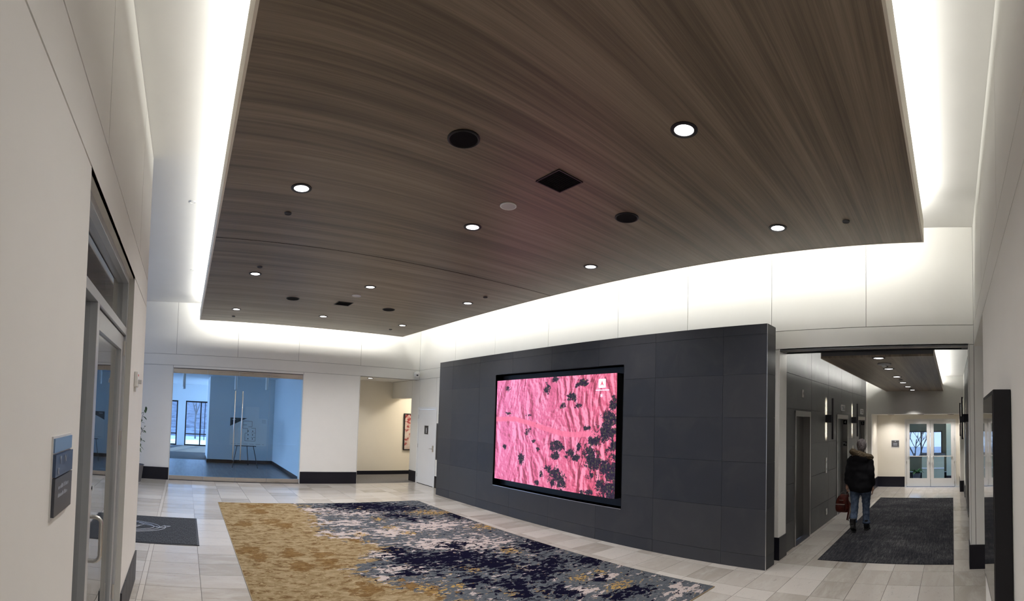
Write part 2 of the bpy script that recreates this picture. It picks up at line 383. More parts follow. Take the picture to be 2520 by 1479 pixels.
def rects_minus(rects, holes):
    for h in holes:
        out = []
        for r in rects:
            a0, a1, z0, z1 = r; b0, b1, y0, y1 = h
            if b1 <= a0 or b0 >= a1 or y1 <= z0 or y0 >= z1: out.append(r); continue
            if b0 > a0: out.append((a0, b0, z0, z1))
            if b1 < a1: out.append((b1, a1, z0, z1))
            m0, m1 = max(a0, b0), min(a1, b1)
            if y0 > z0: out.append((m0, m1, z0, y0))
            if y1 < z1: out.append((m0, m1, y1, z1))
        rects = out
    return rects
def slab_box(mb, axis, face, s, d0, d1, a0, a1, z0, z1):
    """a box standing d0..d1 in front (along s) of the plane axis=face"""
    p, q = face + s * d0, face + s * d1
    return mb.box(p, q, a0, a1, z0, z1) if axis == 'x' else mb.box(a0, a1, p, q, z0, z1)
def wall(name, label, axis, face, s, thick, a0, a1, z0, z1, holes, m='reveal'):
    mb = MB()
    for r in rects_minus([(a0, a1, z0, z1)], holes): slab_box(mb, axis, face, s, -thick, -0.012, *r)
    return struct(mb.build(name, m), label)
def panels(parent, axis, face, s, rects, holes, m, name='panel', gap=0.004, depth=0.012, d0=-0.012):
    for r in rects:
        sub = rects_minus([r], holes)
        if not sub: continue
        mb = MB()
        if len(sub) == 1:
            a0, a1, z0, z1 = sub[0]; slab_box(mb, axis, face, s, d0, d0 + depth, a0 + gap, a1 - gap, z0 + gap, z1 - gap)
        else:
            A0, A1, Z0, Z1 = r
            for a0, a1, z0, z1 in sub:
                slab_box(mb, axis, face, s, d0, d0 + depth, a0 + (gap if a0 == A0 else 0), a1 - (gap if a1 == A1 else 0), z0 + (gap if z0 == Z0 else 0), z1 - (gap if z1 == Z1 else 0))
        mb.build(name, m, parent)
def text_mesh(txt, size, m, parent, origin, right, up, name='lettering', depth=0.001, align='CENTER', bold=0.0):
    cu = bpy.data.curves.new('t', 'FONT'); cu.body = txt; cu.size = size; cu.align_x = align; cu.align_y = 'CENTER'; cu.extrude = depth; cu.resolution_u = 2; cu.offset = bold
    o = bpy.data.objects.new('t', cu); COL.objects.link(o)
    dg = bpy.context.evaluated_depsgraph_get(); me = bpy.data.meshes.new_from_object(o.evaluated_get(dg)); bpy.data.objects.remove(o)
    R, U = Vector(right).normalized(), Vector(up).normalized(); N = R.cross(U)
    vs = [Vector(origin) + R * v.co.x + U * v.co.y + N * v.co.z for v in me.vertices]; fs = [tuple(p.vertices) for p in me.polygons]
    mb = MB(); mb.add(vs, fs); o = mb.build(name, m, parent)
    if len(txt.replace(' ', '')) > 1: o['kind'] = 'stuff'
    return o

# ---------------------------------------------------------------- floor
def project(p):
    d = Vector(p) - Vector((0, 0, CAMH)); c = _r.transposed() @ d
    return 1260 + FPX * math.atan2(c.x, c.z), CY - FPX * c.y / math.hypot(c.x, c.z)
fl = MB().box(-4.2, XR + .3, YB - .05, YF + .2, -.12, -.006); fl.box(4.5, XR + .3, -2.2, YB, -.12, -.006); fl.box(XR + .2, 15.1, -.75, 2.75, -.12, -.006)
floor = struct(fl.build('floor', 'grout'), 'polished pale stone tile floor of the lobby and elevator hall')
RUG = (.765, 5.15, 2.70, 9.85); MATR = (-2.3, .29, 6.72, 8.35); RUN = (6.75, 12.8, 0.0, 1.9)
xs = [-.39 - .6 * k for k in range(7, 0, -1)] + [-.39, -.33, .26, .85, 1.44, 2.035, 2.63, 3.22, 3.81, 4.40, 4.99, 5.31, 5.87, 6.43] + [6.43 + .56 * k for k in range(1, 16)] + [15.1]
cells = []
for i in range(len(xs) - 1):
    for k in range(-6, 33):
        x0, x1, y0, y1 = xs[i], xs[i + 1], k * .398, (k + 1) * .398
        if x0 >= 6.5:
            y0, y1 = max(y0, -.74), min(y1, 2.74)
        elif x0 >= 4.6: y0, y1 = max(y0, -2.1), min(y1, YF)
        else: y0, y1 = max(y0, YB), min(y1, YF)
        if x1 < -.4: y0 = max(y0, 5.2)
        if y1 - y0 < .03: continue
        cells.append((x0, x1, y0, y1))
def inside(c, r): return c[0] >= r[0] and c[1] <= r[1] and c[2] >= r[2] and c[3] <= r[3]
seen, rest = [], []
for c in cells:
    if any(inside(c, r) for r in (RUG, MATR, RUN)): rest.append(c); continue
    mx, my = (c[0] + c[1]) / 2, (c[2] + c[3]) / 2
    px, py = project((mx, c[3], 0))
    hid = py > 1500 or px < 0 or px > 2520 or (mx < -.45 and -c[1] > .0885 * c[3]) or (c[0] > 6.0 and c[2] > 2.5 and c[3] < 10.4 and c[1] < 6.9) or (c[0] > 6.9 and (c[2] > 2.40 or c[3] < -.32))
    (rest if hid else seen).append(c)
seen.sort(key=lambda c: math.hypot((c[0] + c[1]) / 2, (c[2] + c[3]) / 2))
rest += seen[300:]; seen = seen[:300]
cache = {}
g = .0025
def tile_mesh(w_, d_, m):
    key = (round(w_, 3), round(d_, 3), m)
    if key not in cache:
        mb = MB().box(-w_ / 2, w_ / 2, -d_ / 2, d_ / 2, -.012, 0)
        me = bpy.data.meshes.new('floor_tile'); me.from_pydata(mb.v, [], mb.f); me.materials.append(M[m]); cache[key] = me
    return cache[key]
for c in seen:
    m = 'stone_strip' if c[1] - c[0] < .1 else 'stone_tile'
    link('floor_tile', tile_mesh(c[1] - c[0] - 2 * g, c[3] - c[2] - 2 * g, m), Vector(((c[0] + c[1]) / 2, (c[2] + c[3]) / 2, 0)), floor)
mb = MB()
for c in rest: mb.box(c[0] + g, c[1] - g, c[2] + g, c[3] - g, -.012, 0)
tag(mb.build('floor_tile_field', 'stone_tile', floor), kind='stuff')

# ---------------------------------------------------------------- lobby walls and ceilings
ZL, ZU = 2.965, 3.25            # reveal joints at the head of the openings and above the band
def upper_rects(a, z1=ZC):
    return [(a[i], a[i + 1], ZU, z1) for i in range(len(a) - 1)]
cl = MB().box(-4.2, XR + .3, YB - .2, YF + .2, ZC, ZC + .15)
struct(cl.build('ceiling', 'ceiling_paint'), 'white upper ceiling above the lit cove around the wood canopy')

# far wall (y = YF) with glass front and alcove
FG0, FG1, FGZ = -.345, 3.105, 2.90
AL0 = 4.70
hf = [(FG0, FG1, -1, FGZ), (AL0, XR + 1, -1, ZL)]
wf = wall('wall_far', 'white panelled far wall with the glass office front and the alcove', 'y', YF, -1, .2, -4.2, XR, 0, ZC, hf)
panels(wf, 'y', YF, -1, upper_rects([-4.2, -1.88, -.28, 1.316, 2.944, 4.707, XR]) + [(-4.2, XR, ZL, ZU), (-4.2, FG0, 0, ZL), (FG0, FG1, 2.90, ZL), (FG1, AL0, 0, ZL)], hf, 'wall_paint')
mb = MB()
for x in (FG0, FG1): mb.box(x - .012 if x > 1 else x, x if x > 1 else x + .012, YF - .004, YF + .2, 0, FGZ)
mb.box(AL0, AL0 + .012, YF - .004, YF + .2, 0, ZL)
mb.build('opening_return', 'wall_paint', wf)
mb = MB().box(-4.2, FG0 - .004, YF - .016, YF, 0, .315).box(FG1 + .004, AL0 - .0, YF - .016, YF, 0, .315)
bb = MB().box(-4.2, FG0 - .004, YF - .016, YF, 0, .315).build('baseboard_far', 'base_black'); struct(bb, 'tall black baseboard left of the office glass')
bb = MB().box(FG1 + .004, AL0 + .004, YF - .016, YF + .05, 0, .315).build('baseboard_far', 'base_black'); struct(bb, 'tall black baseboard between office glass and alcove')

# right wall (x = XR)
CO0, CO1, COZ = -.236, 2.43, 2.99
DR0, DR1, DRZ = 11.60, 12.585, 2.13
hr = [(CO0, CO1, -1, COZ), (13.09, 14.5, -1, 2.47), (DR0, DR1, -1, DRZ)]
wr = wall('wall_right', 'white panelled right wall behind the dark feature wall', 'x', XR, -1, .3, -2.2, 14.5, 0, ZC, hr)
ys = [YB, 1.167, 2.55, 3.967, 5.383, 7.172, 8.964, 10.684, YF]
panels(wr, 'x', XR, -1, upper_rects(ys) + [(YB, YF, ZL + .02, ZU)] + [(YB, CO0, 0, ZL + .02), (CO0, CO1, COZ, ZL + .02), (CO1, DR0, 0, ZL + .02), (DR0, DR1, DRZ, ZL + .02), (DR1, 13.09, 0, ZL + .02), (13.09, 14.5, 2.47, ZL + .02), (-2.2, YB, 0, ZL + .02)], hr[:1], 'wall_paint')
mb = MB().box(XR - .002, XR + .3, CO0 - .0, CO0 + .012, 0, COZ).box(XR - .002, XR + .3, CO1 - .012, CO1, 0, COZ)
mb.box(XR - .002, XR + .3, 13.09, 13.102, 0, 2.47); mb.box(XR - .002, XR + .3, 13.09, 14.5, 2.458, 2.47)
mb.build('opening_return', 'wall_paint', wr)
# fire-shutter slot in the head of the corridor opening
mb = MB().box(XR, XR + .3, CO0 + .012, CO1 - .012, COZ - .03, COZ); mb.build('head_soffit', 'dark_grey', wr)
mb = MB().box(XR + .17, XR + .22, CO0 + .10, CO1 - .06, COZ - .042, COZ - .03); mb.build('shutter_slot', 'black_metal', wr)
mb = MB().box(XR + .03, XR + .06, CO0 + .012, CO1 - .012, COZ - .036, COZ - .03); mb.build('slot_lip', 'satin_steel', wr)
mb = MB().box(XR - .016, XR, CO1 - .016, 2.62, 0, .315).box(XR - .016, XR + .3, CO1 - .028, CO1 - .012, 0, .315)
struct(mb.build('baseboard_right', 'base_black'), 'black baseboard wrapping the white column at the corridor mouth')
mb = MB().box(XR - .016, XR, -2.2, CO0 + .016, 0, .315).box(XR - .016, XR + .3, CO0 + .012, CO0 + .028, 0, .315)
struct(mb.build('baseboard_right', 'base_black'), 'black baseboard of the white corridor jamb by the wall display')
mb = MB().box(XR - .016, XR, DR1 + .075, 13.09, 0, .315).box(XR - .016, XR, 10.5, DR0 - .075, 0, .315)
struct(mb.build('baseboard_right', 'base_black'), 'black baseboard on both sides of the white restroom door')

# left wall (x = XL) with storefront opening
LO0, LO1, LOZ = 2.15, 4.06, 2.965
hl = [(LO0, LO1, -1, LOZ)]
wlft = wall('wall_left', 'near left wall with reveal joints and the aluminium storefront door', 'x', XL, 1, .25, YB, YLE, 0, ZC, hl)
panels(wlft, 'x', XL, 1, upper_rects([YB, 2.55, 4.35, YLE]) + [(YB, YLE, ZL, ZU), (YB, LO0, 0, ZL), (LO1, YLE, 0, ZL)], hl, 'wall_paint', gap=.006)
mb = MB().box(XL - .25, XL + .0, YLE - .010, YLE + .003, 0, ZC); mb.box(XL - .25, XL, LO0 - .006, LO0 + .003, 0, LOZ).box(XL - .25, XL, LO1 - .003, LO1 + .006, 0, LOZ).box(XL - .25, XL, LO0 + .003, LO1 - .003, LOZ - .012, LOZ)
mb.build('opening_return', 'wall_paint', wlft)
bl = empty('baseboard_left', (XL, 4.7, 0)); struct(bl, 'dark stone baseboard tiles at the end of the left wall')
for k in range(4):
    y0 = LO1 + .01 + k * (YLE + .012 - LO1) / 4
    MB().box(XL, XL + .016, y0 + .002, y0 + (YLE + .012 - LO1) / 4 - .004, 0, .315).build('tile', 'near_black', bl)
MB().box(XL - .25, XL + .016, YLE, YLE + .014, 0, .315).build('tile', 'near_black', bl)
MB().box(XL, XL + .016, YB, LO0 - .01, 0, .315).build('tile', 'near_black', bl)

# back wall (y = YB) with opening next to the corridor
BO = 4.62
hb = [(BO, XR, -1, ZL)]
wb = wall('wall_back', 'near right wall with reveal joints that carries the black display', 'y', YB, 1, .25, XL, XR, 0, ZC, hb)
panels(wb, 'y', YB, 1, upper_rects([XL, 1.45, 3.10, 4.75, XR]) + [(XL, XR, ZL, ZU), (XL, BO, 0, ZL)], hb, 'wall_paint')
mb = MB().box(BO - .012, BO + .003, YB - .25, YB, 0, ZL).box(BO + .003, XR, YB - .25, YB, ZL - .003, ZL + .012); mb.build('opening_return', 'wall_paint', wb)
# passage behind the back-wall opening
mb = MB().box(BO - .2, BO, -2.2, YB - .25, 0, ZL).box(BO - .2, XR + .3, -2.4, -2.2, 0, ZL)
struct(mb.build('wall_passage', 'wall_paint'), 'white walls of the side passage past the display')
struct(MB().box(BO - .2, XR + .3, -2.4, YB - .25, ZL, ZL + .1).build('ceiling', 'ceiling_paint'), 'low ceiling of the side passage')

# entrance bay on the left beyond the end of the left wall
mb = MB().box(-4.2, XL - .25, YLE - .25, YLE, 0, ZC)
struct(mb.build('wall_entry_side', 'wall_paint'), 'white return wall of the entrance bay')
we = empty('window_1', (-4.2, 9, 0)); struct(we, 'aluminium and glass entrance front at the left end of the lobby')
for y in (YLE, 6.75, 8.2, 9.65, 11.1, 12.56): MB().box(-4.25, -4.15, y, y + .08, 0, ZC).build('mullion', 'alu', we)
for z in (0, 2.3, ZC - .08): MB().box(-4.24, -4.16, YLE, YF, z, z + .08).build('rail', 'alu', we)
for k, y in enumerate((YLE, 6.75, 8.2, 9.65, 11.1)):
    MB().box(-4.205, -4.195, y + .08, y + 1.45, .08, 2.3).build('pane', 'glass_tint', we); MB().box(-4.205, -4.195, y + .08, y + 1.45, 2.38, ZC - .08).build('pane', 'glass_tint', we)

# ---------------------------------------------------------------- wood canopy
can = empty('ceiling_canopy', ((WX0 + WX1) / 2, (WY0 + WY1) / 2, ZW), 'large suspended ceiling canopy of brown wood veneer over the lobby', 'ceiling panel')
GY = 6.17
MB().box(WX0 + .012, WX1 - .012, WY0 + .012, GY - .011, ZW, ZW + .03).build('veneer_panel', 'wood_veneer', can)
MB().box(WX0 + .012, WX1 - .012, GY + .011, WY1 - .012, ZW, ZW + .03).build('veneer_panel', 'wood_veneer', can)
MB().box(WX0 + .02, WX1 - .02, WY0 + .02, WY1 - .02, ZW + .03, ZWT - .01).build('core', 'black', can)
MB().box(WX0 + .02, WX1 - .02, GY - .011, GY + .011, ZW + .003, ZW + .03).build('seam_gap_shade', 'black', can)  # black filler in the open seam, standing in for the shade inside the gap
for nm, b in (('fascia', (WX0, WX0 + .02, WY0, WY1)), ('fascia', (WX1 - .02, WX1, WY0, WY1)), ('fascia', (WX0 + .02, WX1 - .02, WY0, WY0 + .02)), ('fascia', (WX0 + .02, WX1 - .02, WY1 - .02, WY1))):
    MB().box(*b, ZW - .002, ZWT).build(nm, 'fascia', can)
MB().box(WX0 + .02, WX1 - .02, WY0 + .02, WY1 - .02, ZWT - .01, ZWT - .005).build('top_board', 'ceiling_paint', can)
for hx in (1.2, 4.8):
    for hy in (2, 6, 10.4): MB().cyl((hx, hy), .006, ZWT - .006, ZC, 8).build('hanger_rod', 'satin_steel', can)

def spot(o_parent, loc, power, size, blend=0.6, color=(1, 0.965, 0.945)):
    ld = bpy.data.lights.new('downlight_lamp', 'SPOT'); ld.energy = power; ld.spot_size = size; ld.spot_blend = blend; ld.color = color; ld.shadow_soft_size = 0.05
    o = bpy.data.objects.new('downlight_lamp', ld); COL.objects.link(o); o.location = loc
    return o
def downlight_proto(r=.072, trim='black_metal'):
    e = empty('downlight', (0, 0, 0), 'x', 'downlight', 'x')
    rim = r * 1.40
    MB().lathe((0, 0, 0), [(r, -.0), (rim, -.0), (rim, -.006), (r * 1.03, -.008), (r, -.0)], 28).build('trim_ring', trim, e, center=False)
    MB().cyl((0, 0), r, -.004, -.002, 28).build('lens', 'lens_white', e, center=False)
    return e
DLX = (1.02, 2.975, 4.94); DLY = (1.86, 4.58, 7.68, 10.53)
rown = ['in the row nearest the camera', 'in the second row from the camera', 'in the third row from the camera', 'in the farthest row']
coln = ['left', 'middle', 'right']
p0 = None
for j, y in enumerate(DLY):
    for i, x in enumerate(DLX):
        lab = 'round downlight of the lobby canopy, %s one %s' % (coln[i], rown[j])
        if p0 is None: p0 = downlight_proto(); p0.location = (x, y, ZW); WLOC[p0.name] = Vector((x, y, ZW)); d = p0
        else: d = copy_tree(p0, (x, y, ZW), lab)
        d['label'] = lab; d['group'] = 'downlights in the lobby canopy'
        spot(d, (x, y, ZW - .02), (140, 165, 200, 230)[j], 2.4, 0.9)

def disc_thing(name, label, cat, group, x, y, z, r, m_rim, m_in, drop=.012, seg=28):
    e = empty(name, (x, y, z), label, cat, group)
    MB().lathe((x, y, z), [(r * .86, 0), (r, 0), (r, -drop * .6), (r * .92, -drop), (r * .86, -drop * .7), (r * .86, 0)], seg).build('rim', m_rim, e)
    MB().cyl((x, y), r * .87, z - drop * .6, z - .001, seg).build('grille', m_in, e)
    return e
for x, y, lab in ((1.95, 3.17, 'round black ceiling speaker in the canopy, large near one left of the square grille'), (3.96, 3.17, 'round black ceiling speaker in the canopy, near one right of the square grille'), (1.96, 9.13, 'round black ceiling speaker in the canopy, far one left of the grille'), (3.96, 9.13, 'round black ceiling speaker in the canopy, far one right of the grille')):
    disc_thing('ceiling_speaker', lab, 'speaker', 'black speakers in the canopy', x, y, ZW, .128, 'black_metal', 'black')
for x, y, lab in ((2.95, 3.89, 'round white ceiling speaker in the canopy, nearer one'), (2.98, 8.37, 'round white ceiling speaker in the canopy, farther one')):
    disc_thing('ceiling_sensor', lab, 'speaker', 'white discs in the canopy', x, y, ZW, .085, 'white_plastic', 'grey_plastic')
for x, y, lab in ((2.965, 3.16, 'square black air grille in the canopy, nearer one'), (2.975, 9.1, 'square black air grille in the canopy, farther one')):
    e = empty('ceiling_grille', (x, y, ZW), lab, 'air grille', 'square grilles in the canopy')
    h = .152
    mb = MB().box(x - h, x + h, y - h, y - h + .012, ZW - .008, ZW).box(x - h, x + h, y + h - .012, y + h, ZW - .008, ZW).box(x - h, x - h + .012, y - h + .012, y + h - .012, ZW - .008, ZW).box(x + h - .012, x + h, y - h + .012, y + h - .012, ZW - .008, ZW)
    mb.build('frame', 'black_metal', e)
    MB().box(x - h + .012, x + h - .012, y - h + .012, y + h - .012, ZW - .003, ZW).build('plate', 'black', e)
    mb = MB()
    for k in range(1, 12): mb.box(x - h + .012, x + h - .012, y - h + k * .0245, y - h + k * .0245 + .006, ZW - .007, ZW - .003)
    mb.build('louvre', 'black', e)
spk = [(1.02, 5.2, 'left of the canopy, near the seam'), (4.97, 1.1, 'near right corner of the canopy'), (1.03, 7.28, 'left of the canopy, just past the seam'), (4.92, 7.08, 'right of the canopy, just past the seam'), (1.04, 11.35, 'far left corner of the canopy'), (4.93, 11.2, 'far right corner of the canopy')]
for x, y, lab in spk:
    disc_thing('sprinkler_cover', 'small dark sprinkler cap, ' + lab, 'sprinkler', 'sprinkler caps in the canopy', x, y, ZW, .04, 'dark_grey', 'near_black', .014, 18)
for x, y, lab in ((-.02, 6.4, 'nearer'), (0.02, 9.6, 'farther')):
    disc_thing('sprinkler_cover', 'small white sprinkler cap on the white cove ceiling at left, %s one' % lab, 'sprinkler', 'white sprinkler caps', x, y, ZC, .04, 'white_plastic', 'white_plastic', .01, 18)

# ---------------------------------------------------------------- dark feature wall with niche
FX0, FX1, FY0, FY1, FZ = 6.017, 6.325, 2.40, 10.52, 3.26
NI = (4.815, 8.17, .556, 2.815)
wfeat = struct(MB().box(FX0 + .19, FX1 - .012, FY0 + .012, FY1 - .012, 0, FZ - .004).build('wall_feature', 'near_black'), 'free-standing dark slate-tiled wall with a niche for the video wall')
mb = MB()
for r in rects_minus([(FY0 + .012, FY1 - .012, 0, FZ - .004)], [NI]): mb.box(FX0 + .012, FX0 + .19, r[0], r[1], r[2], r[3])
mb.build('core', 'near_black', wfeat)
zj = [0, .18, .79, 1.40, 2.0, 2.585, 3.125, FZ]; yj = [FY0, 3.06, 4.20, 5.34, 6.48, 7.62, 8.76, 9.90, FY1]
panels(wfeat, 'x', FX0, -1, [(yj[i], yj[i + 1], zj[k], zj[k + 1]) for i in range(len(yj) - 1) for k in range(len(zj) - 1)], [NI], 'slate_tile', 'tile', .0015, .012, -.012)
panels(wfeat, 'y', FY0, -1, [(FX0 + .004, FX1, zj[k], zj[k + 1]) for k in range(len(zj) - 1)], [], 'slate_tile', 'tile', .0015, .012, -.012)
panels(wfeat, 'y', FY1, 1, [(FX0 + .004, FX1, zj[k], zj[k + 1]) for k in range(len(zj) - 1)], [], 'slate_tile', 'tile', .0015, .012, -.012)
MB().box(FX0 - .001, FX1, FY0, FY1, FZ - .004, FZ).build('top_cap', 'slate_tile', wfeat)
MB().box(FX0 - .0015, FX0 + .006, FY0 - .0015, FY0 + .006, 0, FZ).build('edge_trim', 'satin_steel', wfeat)
MB().box(FX0 - .002, FX0 + .008, NI[0], NI[1], NI[2] - .008, NI[2]).build('niche_edge_trim', 'satin_steel', wfeat)
mb = MB().box(FX0 + .0, FX0 + .19, NI[0] - .01, NI[0], NI[2], NI[3]).box(FX0, FX0 + .19, NI[1], NI[1] + .01, NI[2], NI[3]).box(FX0, FX0 + .19, NI[0], NI[1], NI[3], NI[3] + .01).box(FX0 + .01, FX0 + .19, NI[0], NI[1], NI[2] - .01, NI[2])
mb.build('niche_lining', 'near_black', wfeat)

# ---------------------------------------------------------------- video wall
SX, SY0, SY1, SZ0, SZ1 = 6.035, 4.955, 8.14, .692, 2.70
vw = empty('video_wall', (SX + .1, (SY0 + SY1) / 2, SZ0), 'large pink video screen set into the niche of the dark slate wall', 'screen')
MB().box(SX + .004, SX + .171, SY0, SY1, SZ0, SZ1).build('housing', 'black', vw)
TREES = [(0.765, 0.94, 0.035, 0.031), (0.731, 0.92, 0.016, 0.018), (0.678, 0.815, 0.036, 0.032), (0.736, 0.742, 0.023, 0.022), (0.619, 0.739, 0.021, 0.023), (0.549, 0.977, 0.026, 0.023), (0.482, 0.891, 0.027, 0.038), (0.113, 0.918, 0.021, 0.021), (0.976, 0.753, 0.027, 0.05), (0.962, 0.628, 0.048, 0.067), (0.941, 0.526, 0.063, 0.067), (0.857, 0.444, 0.044, 0.035), (0.982, 0.42, 0.027, 0.05), (0.795, 0.549, 0.03, 0.016), (0.321, 0.489, 0.019, 0.03), (0.376, 0.408, 0.011, 0.015), (0.415, 0.343, 0.014, 0.019), (0.264, 0.239, 0.025, 0.05), (0.096, 0.335, 0.016, 0.021), (0.574, 0.386, 0.051, 0.037), (0.54, 0.355, 0.026, 0.023), (0.608, 0.379, 0.025, 0.032), (0.568, 0.292, 0.034, 0.028), (0.691, 0.337, 0.032, 0.023), (0.716, 0.299, 0.04, 0.027), (0.66, 0.292, 0.016, 0.018), (0.831, 0.32, 0.052, 0.078), (0.862, 0.271, 0.044, 0.06), (0.928, 0.228, 0.042, 0.051), (0.985, 0.186, 0.034, 0.05), (0.51, 0.171, 0.031, 0.024), (0.563, 0.132, 0.043, 0.056), (0.616, 0.075, 0.038, 0.055), (0.54, 0.043, 0.026, 0.028), (0.448, 0.115, 0.014, 0.029), (0.409, 0.031, 0.019, 0.019), (0.835, 0.163, 0.022, 0.026), (0.96, 0.081, 0.049, 0.05), (0.896, 0.086, 0.036, 0.043), (0.794, 0.015, 0.03, 0.018), (0.968, 0.023, 0.041, 0.025), (0.745, 0.391, 0.016, 0.022), (0.331, 0.652, 0.014, 0.015), (0.13, 0.665, 0.026, 0.012), (0.961, 0.686, 0.021, 0.017), (0.824, 0.021, 0.03, 0.017)]
ROAD = [(0.0, 0.605), (0.194, 0.614), (0.343, 0.574), (0.483, 0.531), (0.621, 0.491), (0.734, 0.493), (0.877, 0.51), (1.0, .55)]
def grid_attr(name, nx, ny, place, func, m, parent):
    U, V = np.meshgrid(np.linspace(0, 1, nx), np.linspace(0, 1, ny))
    U, V = U.ravel(), V.ravel(); vs = [place(u, v) for u, v in zip(U, V)]
    fs = [(j * nx + i, j * nx + i + 1, (j + 1) * nx + i + 1, (j + 1) * nx + i) for j in range(ny - 1) for i in range(nx - 1)]
    mb = MB(); mb.add(vs, fs); o = mb.build(name, m, parent)
    c = func(U, V).astype(np.float32)
    a = o.data.color_attributes.new('pattern', 'FLOAT_COLOR', 'POINT'); a.data.foreach_set('color', c.ravel())
    return o
def screen_attr(U, V):
    tr = np.zeros_like(U)
    for u, v, a, b in TREES: tr = np.maximum(tr, np.exp(-(((U - u) / (a * 1.35)) ** 2 + ((V - v) / (b * 1.35)) ** 2)) * .72)
    tr = np.maximum(tr, .52 * np.clip((U - .78) / .2, 0, 1) * np.clip((.72 - V) / .5, 0, 1) + .0)
    rv = np.interp(U, [p[0] for p in ROAD], [p[1] for p in ROAD]); wd = .030 + .0 * U
    rd = np.exp(-((V - rv) / wd) ** 2) * np.clip((.93 - U) / .08, 0, 1)
    warm = np.clip(.15 + .75 * (U - .1) + .35 * (.45 - V) * (V < .45), 0, 1)
    st = np.exp(-((V - rv) / .10) ** 2) * .8 + .7 * np.exp(-(((U - .33) / .16) ** 2 + ((V - .72) / .12) ** 2)) + .55 * np.exp(-(((U - .33) / .07) ** 2 + ((V - .25) / .25) ** 2)) + .5 * np.exp(-(((U - .46) / .05) ** 2 + ((V - .8) / .2) ** 2))
    return np.stack([tr, rd, warm, np.clip(st, 0, 1)], 1)
grid_attr('picture', 100, 64, lambda u, v: (SX, SY1 - u * (SY1 - SY0), SZ0 + v * (SZ1 - SZ0)), screen_attr, 'screen_image', vw)
def spt(u, v, d=.002): return (SX - d, SY1 - u * (SY1 - SY0), SZ0 + v * (SZ1 - SZ0))
def sflat(pts, name, m, d=.002):
    n = len(pts); mb = MB(); mb.loft([[spt(u, v, d) for u, v in pts], [spt(u, v, 0) for u, v in pts]]); return mb.build(name, m, vw)
rr = []
cu_, cv_, hu, hv, cr_u, cr_v = .9005, .9215, .0245, .037, .006, .009
for qx, qy, a0 in ((1, 1, 0), (-1, 1, 90), (-1, -1, 180), (1, -1, 270)):
    for k in range(5):
        a = math.radians(a0 + k * 22.5); rr.append((cu_ + qx * (hu - cr_u) + cr_u * math.cos(a), cv_ + qy * (hv - cr_v) + cr_v * math.sin(a)))
sflat(rr, 'logo_tile', 'logo_white', .002)
sflat([(.9005, .944), (.8895, .903), (.8965, .908), (.900, .917), (.904, .908), (.9115, .903)], 'logo_arrow', 'logo_red', .003)
for u0, u1 in ((.857, .866), (.868, .882), (.884, .899), (.901, .916), (.918, .933), (.935, .949)): sflat([(u0, .862), (u1, .862), (u1, .870), (u0, .870)], 'logo_word', 'logo_white', .002)
star = []
for k in range(12):
    a = PI / 2 + k * PI / 6; q = 1 if k % 2 == 0 else .35; star.append((.8975 + .011 * q * math.cos(a), .822 + .019 * q * math.sin(a)))
sflat(star, 'logo_star', 'logo_white', .002)

# ---------------------------------------------------------------- restroom door in the right wall
d1 = empty('door_1', (XR, (DR0 + DR1) / 2, 0)); struct(d1, 'white restroom door with lever handle left of the dark slate wall')
mb = MB().box(XR - .012, XR + .12, DR0 - .06, DR0 + .012, 0, DRZ + .05).box(XR - .012, XR + .12, DR1 - .012, DR1 + .06, 0, DRZ + .05).box(XR - .012, XR + .12, DR0 + .012, DR1 - .012, DRZ - .012, DRZ + .05)
mb.build('door_frame', 'door_white', d1)
leaf = MB().box(XR + .0, XR + .045, DR0 + .016, DR1 - .016, .012, DRZ - .016).build('leaf', 'door_white', d1, bevel=.002)
MB().box(XR - .004, XR + .06, DR0 + .016, DR1 - .016, 0, .010).build('threshold', 'black', d1)
sg = MB().box(XR - .008, XR - .0, 11.985, 12.20, 1.42, 1.655).build('sign', 'near_black', leaf, bevel=.002)
MB().box(XR - .005, XR - .0, 11.975, 12.21, 1.41, 1.665).build('sign_backing', 'grey_plastic', leaf)
# pictogram figure on the sign: head, body, cane line
mb = MB().cyl((12.09, 1.585), .014, XR - .011, XR - .008, 14, 'x').box(XR - .011, XR - .008, 12.075, 12.105, 1.505, 1.565).box(XR - .011, XR - .008, 12.078, 12.088, 1.45, 1.505).box(XR - .011, XR - .008, 12.093, 12.103, 1.45, 1.505)
mb.build('sign_pictogram', 'letters', leaf)
for z in (.23, 1.07, 1.90):
    MB().cyl((XR - .010, DR1 - .006), .009, z - .055, z + .055, 10).build('hinge', 'satin_steel', d1)
hl_ = MB().cyl((11.69, 1.035), .028, XR - .012, XR, 18, 'x').build('lever_handle', 'satin_steel', leaf, smooth=False)
MB().tube([(XR - .012, 11.69, 1.035), (XR - .055, 11.69, 1.035), (XR - .058, 11.72, 1.035), (XR - .055, 11.81, 1.03)], .009, 10).build('lever', 'satin_steel', leaf, smooth=True)
MB().box(XR - .006, XR, 11.655, 11.725, .95, 1.12).build('escutcheon', 'satin_steel', leaf)
# panel on the wall behind the dark wall
pd = empty('wall_directory', (XR, 11.3, .77), 'dark grey panel on the white wall right of the restroom door, mostly hidden', 'wall panel')
MB().box(XR - .06, XR - .004, 10.75, 11.43, .765, 1.74).build('body', 'dark_grey', pd, bevel=.004); MB().box(XR - .064, XR - .06, 10.78, 11.40, .80, 1.70).build('face', 'near_black', pd)

